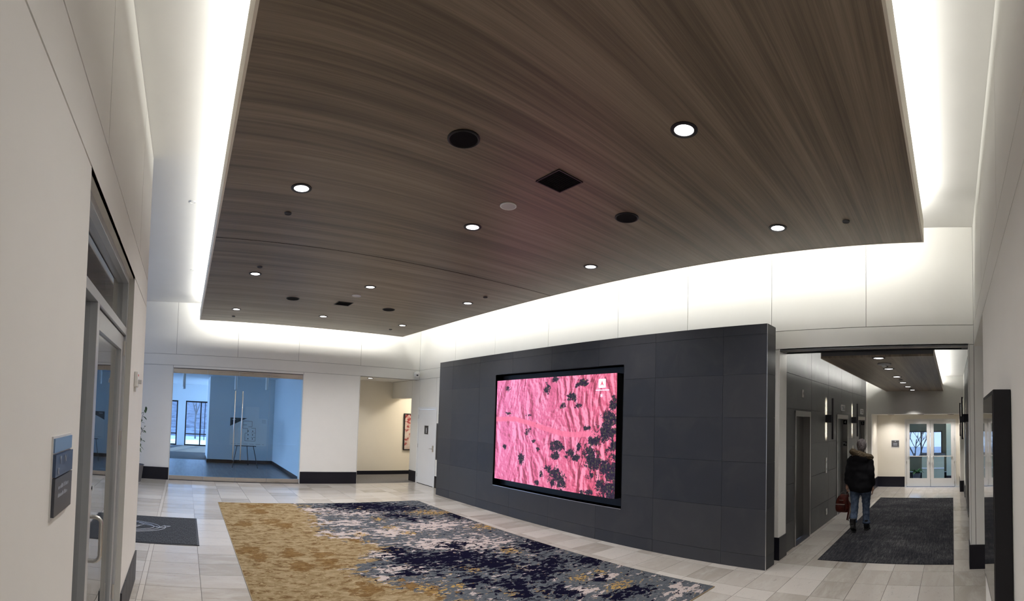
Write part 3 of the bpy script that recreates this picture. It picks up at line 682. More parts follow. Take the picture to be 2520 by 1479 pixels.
# ---------------------------------------------------------------- dome camera in the corner
dc = empty('security_camera', (6.40, 12.49, 3.10), 'white dome security camera in the corner of the far and right walls', 'camera')
MB().box(6.36, 6.44, 12.56, YF, 3.06, 3.18).build('bracket', 'white_plastic', dc, bevel=.006)
MB().lathe((6.40, 12.50, 3.12), [(.02, .075), (.06, .065), (.085, .035), (.09, 0), (.085, -.02)], 24).build('housing', 'white_plastic', dc, smooth=True)
MB().lathe((6.40, 12.50, 3.10), [(.078, 0), (.072, -.03), (.05, -.06), (.018, -.075)], 24).build('dome', 'white_plastic', dc, smooth=True)
MB().ell((6.365, 12.425, 3.085), .030, .018, .022, 14, 10).build('lens', 'screen_glass', dc, smooth=True)

# ---------------------------------------------------------------- alcove beyond the far wall
AY = 14.5
wa = struct(MB().box(AL0 - .2, 9.2, AY, AY + .2, 0, 3.2).build('wall_alcove', 'warm_paint'), 'warm white back wall of the alcove')
struct(MB().box(AL0 - .2, AL0, YF + .2, AY, 0, 3.2).build('wall_alcove_left', 'warm_paint'), 'side wall of the alcove behind the white pier')
struct(MB().box(9.0, 9.2, 12.9, AY, 0, 3.2).box(XR + .3, 9.2, 12.7, 12.9, 0, 3.2).build('wall_side_room', 'warm_paint'), 'walls of the side room with the red painting')
struct(MB().box(AL0, 9.2, YF + .2, AY, 2.99, 3.1).build('ceiling', 'ceiling_paint'), 'low white ceiling of the alcove')
struct(MB().box(AL0 - .2, 9.2, YF - .004, AY, -.1, .002).build('floor_alcove', 'hall_carpet'), 'grey carpet floor of the alcove')
struct(MB().box(AL0, 9.0, AY - .016, AY, 0, .12).build('baseboard_alcove', 'base_black'), 'low black baseboard at the back of the alcove')
disc_thing('ceiling_sensor', 'small white disc in the alcove ceiling right of the downlight', 'sensor', None, 5.85, 13.35, 2.99, .07, 'white_plastic', 'grey_plastic')
d = copy_tree(p0, (5.35, 13.5, 2.99), 'small round downlight in the low alcove ceiling'); d['group'] = 'downlights in the alcove'
spot(d, (5.35, 13.5, 2.97), 55, 2.0, .8, (1, .96, .90))
area_light('side_room_light', (7.6, 13.4, 2.9), .5, 45, (1, .90, .74), (0, 0, -1))
art = empty('painting', (7.5, AY, .8), 'red and cream abstract painting in a black frame seen through the alcove', 'painting')
mb = MB().box(6.985, 7.015, AY - .05, AY, .79, 1.99).box(7.985, 8.015, AY - .05, AY, .79, 1.99).box(7.015, 7.985, AY - .05, AY, .79, .82).box(7.015, 7.985, AY - .05, AY, 1.96, 1.99)
mb.build('frame', 'black_metal', art)
def art_mat():
    m = mat('art_paint', (0.6, 0.5, 0.45), 0.7); t = NT(m); n = t.noise(t.map(t.pos(), (1.2, 1, 2.2)), 1.5, 5, 0.6, 1.6)
    t.lk(t.ramp(n, [(0.34, (0.15, 0.012, 0.018)), (0.42, (0.28, 0.035, 0.04)), (0.46, (0.48, 0.36, 0.33)), (0.62, (0.55, 0.49, 0.45))]), t.b.inputs['Base Color'])
art_mat()
MB().box(7.015, 7.985, AY - .03, AY - .02, .82, 1.96).build('canvas', 'art_paint', art)

# ---------------------------------------------------------------- glass office front
gf = empty('door_2', ((FG0 + FG1) / 2, YF, 0)); struct(gf, 'frameless glass office front with a pair of doors and steel rails in the far wall')
gx = [FG0 + .012, .565, 1.394, 2.215, FG1 - .012]
for i in range(4):
    a, b = gx[i] + .004, gx[i + 1] - .004
    mb = MB().box(a, b, YF + .045, YF + .057, .10, 2.78); pane = mb.build('pane', 'glass_office', gf)
    MB().box(a, b, YF + .028, YF + .074, 2.765, 2.885).build('top_rail', 'rail_steel', gf)
    MB().box(a, b, YF + .028, YF + .074, .012, .115).build('bottom_rail', 'rail_steel', gf)
MB().box(FG0 + .012, FG1 - .012, YF + .03, YF + .072, 2.887, FGZ).build('head_track', 'dark_grey', gf)
MB().box(FG0 + .012, FG1 - .012, YF - .01, YF + .1, -.004, .008).build('floor_track', 'near_black', gf)
MB().cyl((1.62, .062), .012, YF + .022, YF + .028, 12, 'y').build('lock', 'chrome', gf)
for x in (1.298, 1.495):
    h = MB().tube([(x, YF - .02, .575), (x, YF - .02, 2.372)], .016, 12).build('pull_handle', 'satin_steel', gf, smooth=True)
    for z in (.75, 2.2): MB().cyl((x, z), .008, YF - .02, YF + .045, 10, 'y').build('standoff', 'satin_steel', h)

# office beyond the glass
struct(MB().box(-4.2, 3.4, YF + .19, 17.8, -.1, .0).build('floor_office', 'office_floor'), 'dark plank floor inside the glass office')
struct(MB().box(-6, 3.4, 17.8, 24.3, -.1, .0).build('floor_office', 'hall_carpet'), 'grey carpet deeper inside the glass office')
struct(MB().box(3.16, 3.4, YF + .2, 17.3, 0, 3.2).build('wall_office_right', 'office_paint'), 'pale right side wall inside the glass office')
wo = struct(MB().box(.86, 3.16, 17.05, 17.3, 0, 3.2).box(.86, 1.1, 17.3, 18.6, 0, 3.2).build('wall_office_back', 'partition_paint'), 'pale partition behind the easel in the glass office')
struct(MB().box(1.1, 3.16, 17.034, 17.05, 0, .12).box(.844, .86, 17.05, 18.6, 0, .12).box(.844, 1.1, 17.034, 17.05, 0, .12).build('baseboard_office', 'base_black'), 'dark baseboard of the office partition')
struct(MB().box(3.144, 3.16, YF + .2, 17.034, 0, .12).build('baseboard_office', 'base_black'), 'dark baseboard along the right office wall')
struct(MB().box(-6.2, -6, YF + .2, 13.4, 0, 3.2).box(-6.2, -6, 23.4, 24.3, 0, 3.2).box(-6.2, -6, 13.4, 23.4, 2.95, 3.2).box(-6.2, -6, 13.4, 23.4, 0, .1).box(1.1, 6.0, 18.6, 18.8, 0, 3.2).box(6.0, 6.2, 18.6, 24.3, 0, 3.2).box(-6, -4.2, YF + .2, YF + .4, 0, 3.2).build('wall_office_left', 'office_paint'), 'outer walls of the glass office')  # wide opening in the left wall, out of view, added to let daylight in
struct(MB().box(-6.2, 6.2, YF + .2, 24.3, 3.0, 3.2).build('ceiling', 'office_paint'), 'ceiling of the glass office')
hw = [(-3.6, -2.0, .0, 2.2), (-1.7, -.33, .0, 2.2), (.05, 2.6, .0, 2.2), (3.0, 5.4, 0, 2.2)]
mb = MB()
for r in rects_minus([(-6, 6, 0, 3.2)], hw): mb.box(r[0], r[1], 24.1, 24.3, r[2], r[3])
struct(mb.build('wall_office_windows', 'office_paint'), 'window wall at the back of the glass office')
lbl = ['first dark-framed office window, far left', 'dark-framed office window at the left edge of the glass front', 'dark-framed office window with a door-like sash, right of the pale pier', 'dark-framed office window hidden behind the partition']
for k, (a, b, z0, z1) in enumerate(hw[1:3]):
    e = empty('window_%d' % (k + 2), ((a + b) / 2, 24.15, 0)); struct(e, lbl[k + 1])
    mb = MB().box(a, a + .06, 24.12, 24.2, 0, z1).box(b - .06, b, 24.12, 24.2, 0, z1).box(a + .06, b - .06, 24.12, 24.2, z1 - .07, z1).box(a + .06, b - .06, 24.12, 24.2, 0, .06).box(a + .06, b - .06, 24.13, 24.19, .55, .60)
    mb.build('frame', 'black_metal', e)
    if k == 1:
        mb = MB().box(.78, .84, 24.05, 24.12, 0, z1).box(1.0, 1.03, 24.05, 24.1, .3, z1).box(.84, 2.5, 24.05, 24.12, 0, .06); mb.build('sash', 'black_metal', e)
    MB().box(a + .06, b - .06, 24.15, 24.16, .06, z1 - .07).build('pane', 'glass_clear', e)
# outside the office windows
def ext_mat(name, c0, c1, s):
    m = mat(name, c0, 0.9); t = NT(m); n = t.noise(t.map(t.pos(), s), 1.0, 6, 0.75, .4)
    t.lk(t.ramp(n, [(0.35, c0), (0.65, c1)]), t.b.inputs['Base Color'])
ext_mat('bank_stone', (0.10, 0.10, 0.12), (0.30, 0.30, 0.33), (2, 2, 7)); ext_mat('pavement', (0.42, 0.42, 0.42), (0.55, 0.55, 0.55), (1, 1, 1)); mat('bark', (0.10, 0.085, 0.08), 0.9)
struct(MB().box(-30, 45, 24.3, 60, -.4, -.1).box(20.2, 45, -30, 24.3, -.4, -.1).box(-30, -4.3, -10, 24.3, -.4, -.1).build('ground', 'pavement'), 'pale pavement outside the windows')
struct(MB().box(-14, 14, 37, 38, -.1, 4.2).box(-14, 14, 35.5, 37, -.1, 1.0).box(-14, 14, 33.5, 35.5, -.1, .35).build('wall_retaining', 'bank_stone'), 'stepped stone bank outside the office windows')
def bare_tree(name, label, base, h, seed, spread=.5):
    rnd = random.Random(seed); mb = MB()
    def grow(p, d, L, r, depth):
        q = p + d * L; mid = p + d * L * .5 + Vector((rnd.uniform(-1, 1), rnd.uniform(-1, 1), 0)) * L * .05
        mb.tube([p, mid, q], [r, r * .85, r * .7], 5, False)
        if depth == 0: return
        for k in range(3 if depth > 1 else 4):
            nd = (d + Vector((rnd.uniform(-1, 1), rnd.uniform(-1, 1), rnd.uniform(-.2, .7))) * spread * 1.5).normalized()
            grow(p + d * L * rnd.uniform(.55, 1), nd, L * rnd.uniform(.55, .75), r * .55, depth - 1)
    grow(Vector(base), Vector((0, 0, 1)), h * .38, h * .012, 5)
    return tag(mb.build(name, 'bark'), label, 'tree')
bare_tree('bare_tree', 'thin leafless tree outside the window right of the office pier', (.75, 31.0, -.1), 5.0, 3)
# cylinder pendants
pe = None
for k, (x, y) in enumerate(((-.05, 14.4), (-.05, 16.3), (1.55, 15.0), (2.35, 14.0))):
    lab = 'white cylinder pendant light in the glass office, ' + ['leftmost near the glass', 'leftmost farther in', 'middle one before the partition', 'rightmost near the glass'][k]
    e = empty('pendant_light', (x, y, 3.0), lab, 'pendant light', 'cylinder pendants in the office')
    MB().cyl((x, y), .045, 2.50, 2.92, 20).build('cylinder', 'white_plastic', e); MB().cyl((x, y), .006, 2.92, 3.0, 8).build('stem', 'white_plastic', e); MB().cyl((x, y), .04, 2.494, 2.50, 20).build('lens', 'grey_plastic', e)
# easel and board
ez = empty('display_easel', (2.0, 15.9, 0), 'thin black tripod easel inside the glass office', 'easel')
for nm, a, b in (('leg', (1.62, 15.75, 0), (1.93, 15.98, 1.60)), ('leg', (2.45, 15.75, 0), (2.10, 15.98, 1.60)), ('leg', (2.25, 16.6, 0), (2.02, 16.02, 1.60))):
    MB().tube([a, b], .011, 8).build(nm, 'black_metal', ez)
MB().box(1.68, 2.38, 15.80, 15.85, .70, .72).build('ledge', 'black_metal', ez)
bd = empty('plan_board', (2.0, 15.85, .72), 'white floor-plan board with a dark corner standing on the easel', 'board')
B0, B1, BZ0, BZ1 = 1.50, 2.72, .725, 1.62
MB().box(B0, B1, 15.826, 15.834, BZ0, BZ1).build('sheet', 'white_plastic', bd)
def bflat(pts, m, name): mb = MB(); mb.loft([[(x, 15.8245, z) for x, z in pts], [(x, 15.826, z) for x, z in pts]]); return mb.build(name, m, bd)
bflat([(B0, BZ1), (B0, BZ1 - .27), (B0 + .55, BZ1)], 'dark_grey', 'corner_print')
def line(x0, z0, x1, z1, t=.008):
    return (x0 - (t if x0 == x1 else 0), x1 + (t if x0 == x1 else 0), z0 - (t if z0 == z1 else 0), z1 + (t if z0 == z1 else 0))
mb = MB()
for seg in ((1.92, 1.52, 2.22, 1.52), (1.92, 1.28, 1.92, 1.52), (1.92, 1.28, 2.08, 1.28), (2.22, 1.34, 2.22, 1.52), (2.08, 1.13, 2.08, 1.28), (2.00, 1.13, 2.08, 1.13), (2.00, .88, 2.00, 1.13), (2.00, .88, 2.34, .88), (2.34, .88, 2.34, 1.30), (2.20, 1.30, 2.34, 1.30), (1.92, 1.40, 2.05, 1.40), (2.10, 1.34, 2.22, 1.34), (2.2, 1.0, 2.34, 1.0), (2.2, 1.14, 2.34, 1.14)):
    a = line(*seg, .005); mb.box(a[0], a[1], 15.8245, 15.826, a[2], a[3])
for x in (2.1, 2.25):
    for z in (1.2, 1.08, .95): mb.cyl((x, z), .02, 15.8245, 15.826, 10, 'y')
mb.build('plan_lines', 'dark_grey', bd)
mb = MB()
for k, z in enumerate((1.56, 1.52, 1.48)): mb.box(2.54, 2.67, 15.8245, 15.826, z, z + .018)
for x0, x1 in ((1.56, 1.72), (1.76, 1.86), (1.96, 2.1), (2.16, 2.3), (2.36, 2.52), (2.58, 2.64)): mb.box(x0, x1, 15.8245, 15.826, .765, .785)
mb.box(1.56, 1.68, 15.8230, 15.8240, 1.55, 1.575)
tag(mb.build('small_print', 'grey_plastic', bd), kind='stuff')
pc = empty('wall_picture', (2.35, 17.05, 1.3), 'pale blank picture on the office partition behind the easel', 'picture')
MB().box(2.12, 2.62, 17.03, 17.05, 1.25, 2.0).build('canvas', 'white_plastic', pc)

# ---------------------------------------------------------------- rugs
rug = empty('area_rug', (2.96, 6.3, 0), 'large abstract rug in gold, grey, navy and cream in the lobby', 'rug')
NAVY = [(3.74, 9.44, 0.69, 0.51), (3.25, 9.61, 0.19, 0.31), (4.27, 9.11, 0.51, 0.34), (4.0, 8.43, 0.28, 0.21), (4.12, 8.07, 0.11, 0.16), (5.15, 8.02, 0.23, 0.31), (4.45, 8.09, 0.14, 0.12), (2.99, 6.23, 0.16, 0.18), (3.09, 5.75, 0.41, 0.36), (3.46, 5.59, 0.32, 0.43), (3.92, 6.22, 0.27, 0.15), (2.71, 5.28, 0.18, 0.1), (3.73, 5.71, 0.44, 0.31), (3.91, 5.21, 0.36, 0.36), (4.19, 4.65, 0.36, 0.23), (4.62, 4.88, 0.2, 0.22), (4.99, 5.59, 0.35, 0.28), (5.01, 4.55, 0.23, 0.2), (3.29, 4.72, 0.16, 0.18), (3.58, 4.4, 0.18, 0.23), (3.99, 4.43, 0.18, 0.14), (3.88, 3.92, 0.19, 0.2), (3.49, 4.07, 0.12, 0.14), (4.58, 3.92, 0.1, 0.1), (4.53, 3.33, 0.18, 0.1), (4.26, 3.39, 0.19, 0.1)]
CREAM = [(2.59, 9.16, 0.46, 0.19), (3.29, 8.8, 0.58, 0.22), (2.74, 8.04, 0.45, 0.18), (2.65, 7.29, 0.47, 0.24), (3.34, 7.27, 0.4, 0.25), (4.22, 7.53, 0.59, 0.21), (3.7, 6.43, 0.5, 0.3), (2.74, 6.1, 0.26, 0.13), (2.68, 5.49, 0.31, 0.14), (2.37, 5.24, 0.1, 0.06), (4.34, 7.47, 0.59, 0.3), (4.14, 6.17, 0.57, 0.37), (2.92, 5.4, 0.13, 0.1), (4.17, 4.73, 0.12, 0.1), (4.66, 3.91, 0.14, 0.1), (4.09, 3.73, 0.15, 0.14), (4.83, 2.93, 0.25, 0.15)]
GOLD = [(3.56, 9.25, 0.12, 0.2), (3.52, 8.23, 0.11, 0.16), (3.47, 7.56, 0.12, 0.13), (2.8, 7.23, 0.13, 0.15), (3.58, 7.13, 0.16, 0.12), (2.62, 6.84, 0.18, 0.11), (2.82, 6.28, 0.11, 0.11), (4.61, 8.65, 0.39, 0.14), (4.89, 8.44, 0.48, 0.17), (4.46, 5.6, 0.15, 0.19), (3.5, 5.14, 0.11, 0.17), (4.07, 4.86, 0.05, 0.1), (4.38, 4.11, 0.15, 0.1), (4.52, 3.6, 0.2, 0.11), (3.04, 4.68, 0.08, 0.1), (3.39, 4.23, 0.08, 0.1), (4.75, 4.11, 0.08, 0.1), (2.61, 4.72, 0.28, 0.2), (2.42, 4.82, 0.29, 0.19), (2.6, 4.59, 0.2, 0.13), (3.72, 4.04, 0.05, 0.1), (5.08, 7.03, 0.3, 0.2)]
BROWN = [(1.37, 9.52), (1.5, 9.07), (1.55, 8.19), (1.72, 7.98), (1.07, 8.03), (0.96, 6.56), (1.03, 6.29), (1.56, 6.4), (1.9, 6.28), (1.86, 5.9), (1.5, 5.86), (2.0, 4.95), (1.73, 9.64)]
EDGE = [(2.7, 2.6), (2.75, 4.52), (2.55, 4.83), (2.38, 5.13), (2.18, 5.41), (2.1, 5.67), (2.55, 5.93), (2.5, 6.21), (2.9, 6.4), (2.8, 6.71), (2.5, 7.07), (2.3, 7.28), (2.34, 7.73), (2.45, 8.31), (2.54, 9.0), (2.54, 9.35), (2.37, 9.92)]
def rug_attr(U, V):
    X = RUG[0] + U * (RUG[1] - RUG[0]); Y = RUG[2] + V * (RUG[3] - RUG[2])
    def f(L, amp, k=1.0):
        o = np.zeros_like(X)
        for x, y, a, b in L: o = np.maximum(o, amp * np.exp(-.8 * (((X - x) / (a * k)) ** 2 + ((Y - y) / (b * k)) ** 2)))
        return o
    ex = np.interp(Y, [p[1] for p in EDGE], [p[0] for p in EDGE])
    tan = np.clip(.50 + (ex - X) * 1.1, 0, 1)
    gold = f(GOLD, .55)
    for x, y in BROWN: gold = np.where(X < ex, np.maximum(gold * 0, gold), gold)
    br = np.zeros_like(X)
    for x, y in BROWN: br = np.maximum(br, .46 * np.exp(-(((X - x) / .2) ** 2 + ((Y - y) / .22) ** 2)))
    gold = np.where(X < ex - .1, br, gold)
    off = .45 * np.clip((ex - .15 - X) / .3, 0, 1)
    return np.stack([tan, f(CREAM, .52, 1.15) - off, f(NAVY, .62, 1.15) + .05 * (X > ex) - off, gold], 1)
grid_attr('pile', 70, 110, lambda u, v: (RUG[0] + u * (RUG[1] - RUG[0]), RUG[2] + v * (RUG[3] - RUG[2]), .0115), rug_attr, 'rug_pattern', rug)
mat('rug_edge', (0.30, 0.23, 0.14), .9)
MB().box(RUG[0] - .006, RUG[1] + .006, RUG[2] - .006, RUG[3] + .006, 0.0005, .0105).build('backing', 'rug_edge', rug)
rn = empty('runner_rug', (9.7, .95, 0), 'dark charcoal flecked runner rug in the elevator hall', 'rug')
MB().box(RUN[0], RUN[1], RUN[2], RUN[3], .0005, .009).build('pile', 'runner_carpet', rn)
em = empty('door_mat', (-.8, 7.5, 0), 'dark ribbed entrance mat with a pale line drawing', 'mat')
MB().box(*MATR, .0005, .008).build('rubber_edge', 'near_black', em); MB().box(MATR[0] + .03, MATR[1] - .03, MATR[2] + .03, MATR[3] - .03, .008, .012).build('ribbed_pile', 'mat_rib', em)
mb = MB()
for cx, cy, a, b, t0, t1 in ((-1.05, 7.62, .66, .28, -80, 90), (-1.05, 7.62, .75, .34, -80, 90), (-1.05, 7.62, .84, .40, -75, 20)):
    pts = [(cx + a * math.cos(math.radians(t)), cy + b * math.sin(math.radians(t)), .0125) for t in range(t0, t1 + 1, 8)]; mb.tube(pts, .006, 5)
for pts in (((-1.0, 7.55), (-.68, 7.52), (-.55, 7.74), (-.30, 7.60)), ((-.98, 7.62), (-.72, 7.60), (-.60, 7.66)), ((-.55, 7.74), (-.64, 7.80)), ((-.30, 7.60), (-.24, 7.72), (-.14, 7.70), (-.26, 7.58), (-.36, 7.60)), ((-1.0, 7.7), (-.75, 7.7)), ((-1.0, 7.78), (-.7, 7.76))):
    mb.tube([(x, y, .0125) for x, y in pts], .006, 5)
mb.build('line_print', 'letters_dim', em)

# ---------------------------------------------------------------- storefront door in the left wall
FXs = XL - .045                       # outer face of the aluminium frame, set back in the opening
ws = empty('window_4', (FXs, 2.65, 0)); struct(ws, 'aluminium sidelight and transom glazing in the near left wall')
FT = .10
def fbar(y0, y1, z0, z1, parent, m='alu', x0=None, x1=None, name='frame'):
    return MB().box((FXs - FT) if x0 is None else x0, FXs if x1 is None else x1, y0, y1, z0, z1).build(name, m, parent, bevel=.002)
TZ = 2.47
fbar(LO0 + .003, LO0 + .05, 0, LOZ - .012, ws); fbar(LO1 - .05, LO1 - .003, 0, LOZ - .012, ws, name='jamb'); fbar(LO0 + .05, LO1 - .05, LOZ - .062, LOZ - .012, ws, name='head')
fbar(LO0 + .05, LO1 - .05, TZ, TZ + .06, ws, name='transom_bar'); fbar(2.70, 2.76, 0, TZ, ws, name='mullion'); fbar(LO0 + .05, 2.70, 0, .10, ws, name='sill')
fbar(2.7605, 2.776, 0, TZ, ws, 'black', FXs - .08, FXs - .012, 'gasket_gap_shadow')  # black strip stands in for the shadowed gap between mullion and door
fbar(LO0 + .05, LO1 - .05, TZ + .06, TZ + .066, ws, 'black', FXs - .07, FXs - .04, 'gasket_gap_shadow')
MB().box(FXs - .056, FXs - .044, LO0 + .05, 2.70, .10, TZ).build('pane', 'glass_side', ws); MB().box(FXs - .056, FXs - .044, LO0 + .05, LO1 - .05, TZ + .06, LOZ - .062).build('transom_pane', 'glass_side', ws)
MB().box(XL - .01, XL, LO0, LO1, LOZ - .012, LOZ).build('head_reveal', 'reveal', ws)
D0, D1 = 2.785, LO1 - .055
d9 = empty('door_3', (FXs, (D0 + D1) / 2, 0)); struct(d9, 'aluminium and glass storefront door with a pull handle in the near left wall')
dx0, dx1 = FXs - .07, FXs - .02
def dbar(y0, y1, z0, z1, nm): return MB().box(dx0, dx1, y0, y1, z0, z1).build(nm, 'alu', d9, bevel=.002)
dbar(D0, D0 + .10, .008, TZ - .01, 'stile'); dbar(D1 - .10, D1, .008, TZ - .01, 'stile'); dbar(D0 + .10, D1 - .10, TZ - .13, TZ - .01, 'top_rail'); dbar(D0 + .10, D1 - .10, .008, .26, 'bottom_rail')
MB().box(dx0 + .02, dx0 + .03, D0 + .10, D1 - .10, .26, TZ - .13).build('pane', 'glass_side', d9)
for s, nm in ((1, 'pull_handle'), (-1, 'pull_handle')):
    xw = dx1 if s > 0 else dx0; y = D0 + .05; r = .035
    pts = [(xw, y, .97)] + [(xw + s * (.075 - r + r * math.sin(a)), y, .97 + r - r * math.cos(a)) for a in (0.0, .5, 1.0, 1.57)] + [(xw + s * (.075 - r + r * math.cos(a)), y, 1.23 - r + r * math.sin(a)) for a in (0.0, .5, 1.0, 1.57)] + [(xw, y, 1.23)]
    MB().tube(pts, .0125, 12).build(nm, 'satin_steel', d9, smooth=True)
MB().cyl((D0 + .05, 1.40), .018, dx1, dx1 + .016, 16, 'x').build('lock_cylinder', 'chrome', d9)
MB().box(dx1 - .001, dx1 + .001, D0 + .004, D0 + .022, 1.27, 1.38).build('strike_plate', 'dark_grey', d9)
for z in (.35, 1.62, 2.36): MB().cyl((FXs - .012, D1 + .002), .012, z - .06, z + .06, 12).build('hinge', 'satin_steel', d9)
# dim suite behind the storefront
struct(MB().box(-4.2, XL - .25, YB - .25, YLE - .25, -.1, 0).build('floor_suite', 'hall_carpet'), 'carpet of the suite behind the storefront door')
struct(MB().box(-4.3, -4.2, YB - .25, YLE - .25, 0, 3.2).box(-4.2, XL - .25, YB - .35, YB - .25, 0, 3.2).build('wall_suite', 'wall_paint'), 'walls of the suite behind the storefront door')
struct(MB().box(-4.3, XL - .25, YB - .35, YLE - .25, 3.1, 3.2).build('ceiling', 'ceiling_paint'), 'ceiling of the suite behind the storefront door')

# sign and fire strobe on the left wall
sn = empty('room_sign', (XL, 1.8, 1.5), 'stepped blue and charcoal room sign on the near left wall', 'sign')
SY_0, SY_1, SZ_0, SZ_1 = 1.70, 1.965, 1.48, 1.765
MB().box(XL, XL + .006, SY_0 - .006, SY_1 + .006, SZ_0 - .014, SZ_1 + .008).build('backing', 'alu_white', sn)
mat('sign_sky', (0.16, 0.26, 0.42), .25); mat('sign_blue', (0.03, 0.06, 0.13), .3); mat('sign_dark', (0.03, 0.035, 0.05), .35)
MB().box(XL + .006, XL + .012, SY_0, SY_1, SZ_1 - .052, SZ_1).build('header_strip', 'sign_sky', sn)
MB().box(XL + .006, XL + .018, SY_0, SY_1, SZ_1 - .14, SZ_1 - .058).build('number_plate', 'sign_blue', sn)
MB().box(XL + .006, XL + .018, SY_0, SY_1, SZ_0, SZ_1 - .145).build('name_plate', 'sign_dark', sn)
text_mesh('Y    N', .042, 'letters_dim', sn, (XL + .019, SY_0 + .105, SZ_1 - .083), (0, 1, 0), (0, 0, 1)); text_mesh('K', .035, 'letters_dim', sn, (XL + .019, SY_0 + .04, SZ_1 - .122), (0, 1, 0), (0, 0, 1))
mb = MB(); rs = random.Random(2)
for zz, y0, y1 in ((1.575, .05, .20), (1.545, .05, .185)):
    y = SY_0 + y0
    while y < SY_0 + y1: mb.box(XL + .018, XL + .0186, y, y + .007, zz, zz + rs.choice((.010, .012, .016))); y += rs.choice((.009, .010, .013, .016))
tag(mb.build('small_print', 'letters_dim', sn), kind='stuff')
fs = empty('fire_strobe', (XL, 4.42, 2.14), 'white fire alarm strobe on the left wall beyond the storefront door', 'alarm')
MB().box(XL, XL + .035, 4.36, 4.48, 2.06, 2.20).build('body', 'white_plastic', fs, bevel=.008)
MB().box(XL + .035, XL + .065, 4.39, 4.45, 2.09, 2.13).build('lens', 'grey_plastic', fs, bevel=.006); MB().box(XL, XL + .02, 4.385, 4.455, 2.02, 2.06).build('speaker_grille', 'white_plastic', fs)
text_mesh('FIRE', .026, 'red_print', fs, (XL + .0358, 4.40, 2.165), (0, 1, 0), (0, 0, 1))

# ---------------------------------------------------------------- wall display on the back wall
wd = empty('wall_display', (2.8, YB, .93), 'tall black wall-mounted display on the near right wall', 'display')
MB().box(2.45, 3.22, YB + .001, YB + .092, .93, 2.08).build('housing', 'black_metal', wd, bevel=.004)
MB().box(2.475, 3.195, YB + .092, YB + .095, .955, 2.055).build('glass_front', 'screen_glass', wd)

# ---------------------------------------------------------------- elevator hall
EY, EYR, EX0, EX1 = 2.45, -.32, XR + .3, 13.95
ELV = [(7.33, 8.18), (10.16, 11.24), (12.45, 13.50)]; EZ = 2.13
def hall_side(nm, label, face, s, lifts, x1):
    holes = [(a, b, -1, EZ) for a, b in lifts]
    wv = wall(nm, label, 'y', face, s, .14, EX0 - .0, x1, 0, CZC, holes, 'near_black')
    xj = [EX0, 8.26, 9.45, 10.64, 11.83, 13.02, x1]; xj = [x for x in xj if x < x1 - .05] + [x1]; zz = [0, .43, 1.0, 1.58, 2.16, 2.70, CZC]
    panels(wv, 'y', face, s, [(xj[i], xj[i + 1], zz[k], zz[k + 1]) for i in range(len(xj) - 1) for k in range(len(zz) - 1)], holes, 'elevator_tile', 'tile', .003)
    return wv
hall_side('wall_hall_left', 'grey stone-tiled elevator wall on the left of the hall', EY, -1, ELV, 13.75)
hall_side('wall_hall_right', 'grey stone-tiled elevator wall on the right of the hall', EYR, 1, [(10.16, 11.24)], 12.9)
ndoor = [4]
def elevator(label, a, b, face, s, plates):
    e = empty('door_%d' % ndoor[0], ((a + b) / 2, face, 0)); ndoor[0] += 1; struct(e, label)
    def yb(mb, x0, x1, d0, d1, z0, z1): return slab_box(mb, 'y', face, s, d0, d1, x0, x1, z0, z1)
    mb = MB(); yb(mb, a - .0, a + .05, -.14, .014, 0, EZ - .0); yb(mb, b - .05, b, -.14, .014, 0, EZ); mb.build('jamb', 'frame_steel', e)
    mb = MB(); yb(mb, a, b, -.14, .016, EZ - .085, EZ + .005); mb.build('head', 'frame_steel', e)
    m_ = (a + b) / 2 - .12
    mb = MB(); yb(mb, a + .05, m_ - .002, -.135, -.115, .012, EZ - .085); mb.build('leaf', 'elevator_steel', e)
    mb = MB(); yb(mb, m_ + .002, b - .05, -.125, -.105, .012, EZ - .085); mb.build('leaf', 'elevator_steel', e)
    mb = MB(); yb(mb, a + .05, b - .05, -.14, .012, -.004, .006); mb.build('sill', 'near_black', e)
    for txt, z in plates:
        x = b - .0505
        p = MB().box(x - .004, x, face - s * .0, face - s * .09, z - .05, z + .05).build('number_plate', 'black', e)
        text_mesh(txt, .085, 'letters', p, (x - .005, face - s * .045, z), (0, -1, 0), (0, 0, 1), depth=.0008)
    return e
elevator('first steel elevator door, nearest on the left of the hall', *ELV[0], EY, -1, [])
e4 = elevator('second steel elevator door on the left, with plate 4', *ELV[1], EY, -1, [('4', 1.975), ('*1', 1.47)])
elevator('third steel elevator door on the left, with plate 5', *ELV[2], EY, -1, [('5', 1.96)])
elevator('steel elevator door on the right side of the hall', 10.16, 11.24, EYR, 1, [])
def sconce(label, x, face, s):
    e = empty('wall_sconce', (x, face, 1.65), label, 'wall light', 'black bar sconces in the elevator hall')
    mb = MB(); slab_box(mb, 'y', face, s, 0, .115, x - .06, x + .06, 1.955, 2.105); mb.build('mount', 'black_metal', e, bevel=.003)
    mb = MB(); slab_box(mb, 'y', face, s, .115, .150, x - .022, x + .022, 1.63, 2.43); mb.build('bar', 'black_metal', e, bevel=.002)
    for z0, z1 in ((1.66, 1.95), (2.11, 2.40)):
        mb = MB(); slab_box(mb, 'y', face, s, .1135, .115, x - .008, x + .008, z0, z1); mb.build('led_strip', 'sconce_led', e)
        area_light('sconce_lamp', (x, face + s * .108, (z0 + z1) / 2), .022, 2.2, (1, .88, .66), (0, -s, 0), .29, 1.5)
    return e
sconce('black bar wall light between the first two elevator doors on the left', 9.28, EY, -1)
sconce('black bar wall light between the second and third elevator doors on the left', 11.78, EY, -1)
sconce('black bar wall light on the right elevator wall, nearer one', 9.28, EYR, 1)
sconce('black bar wall light on the right elevator wall, farther one', 11.78, EYR, 1)
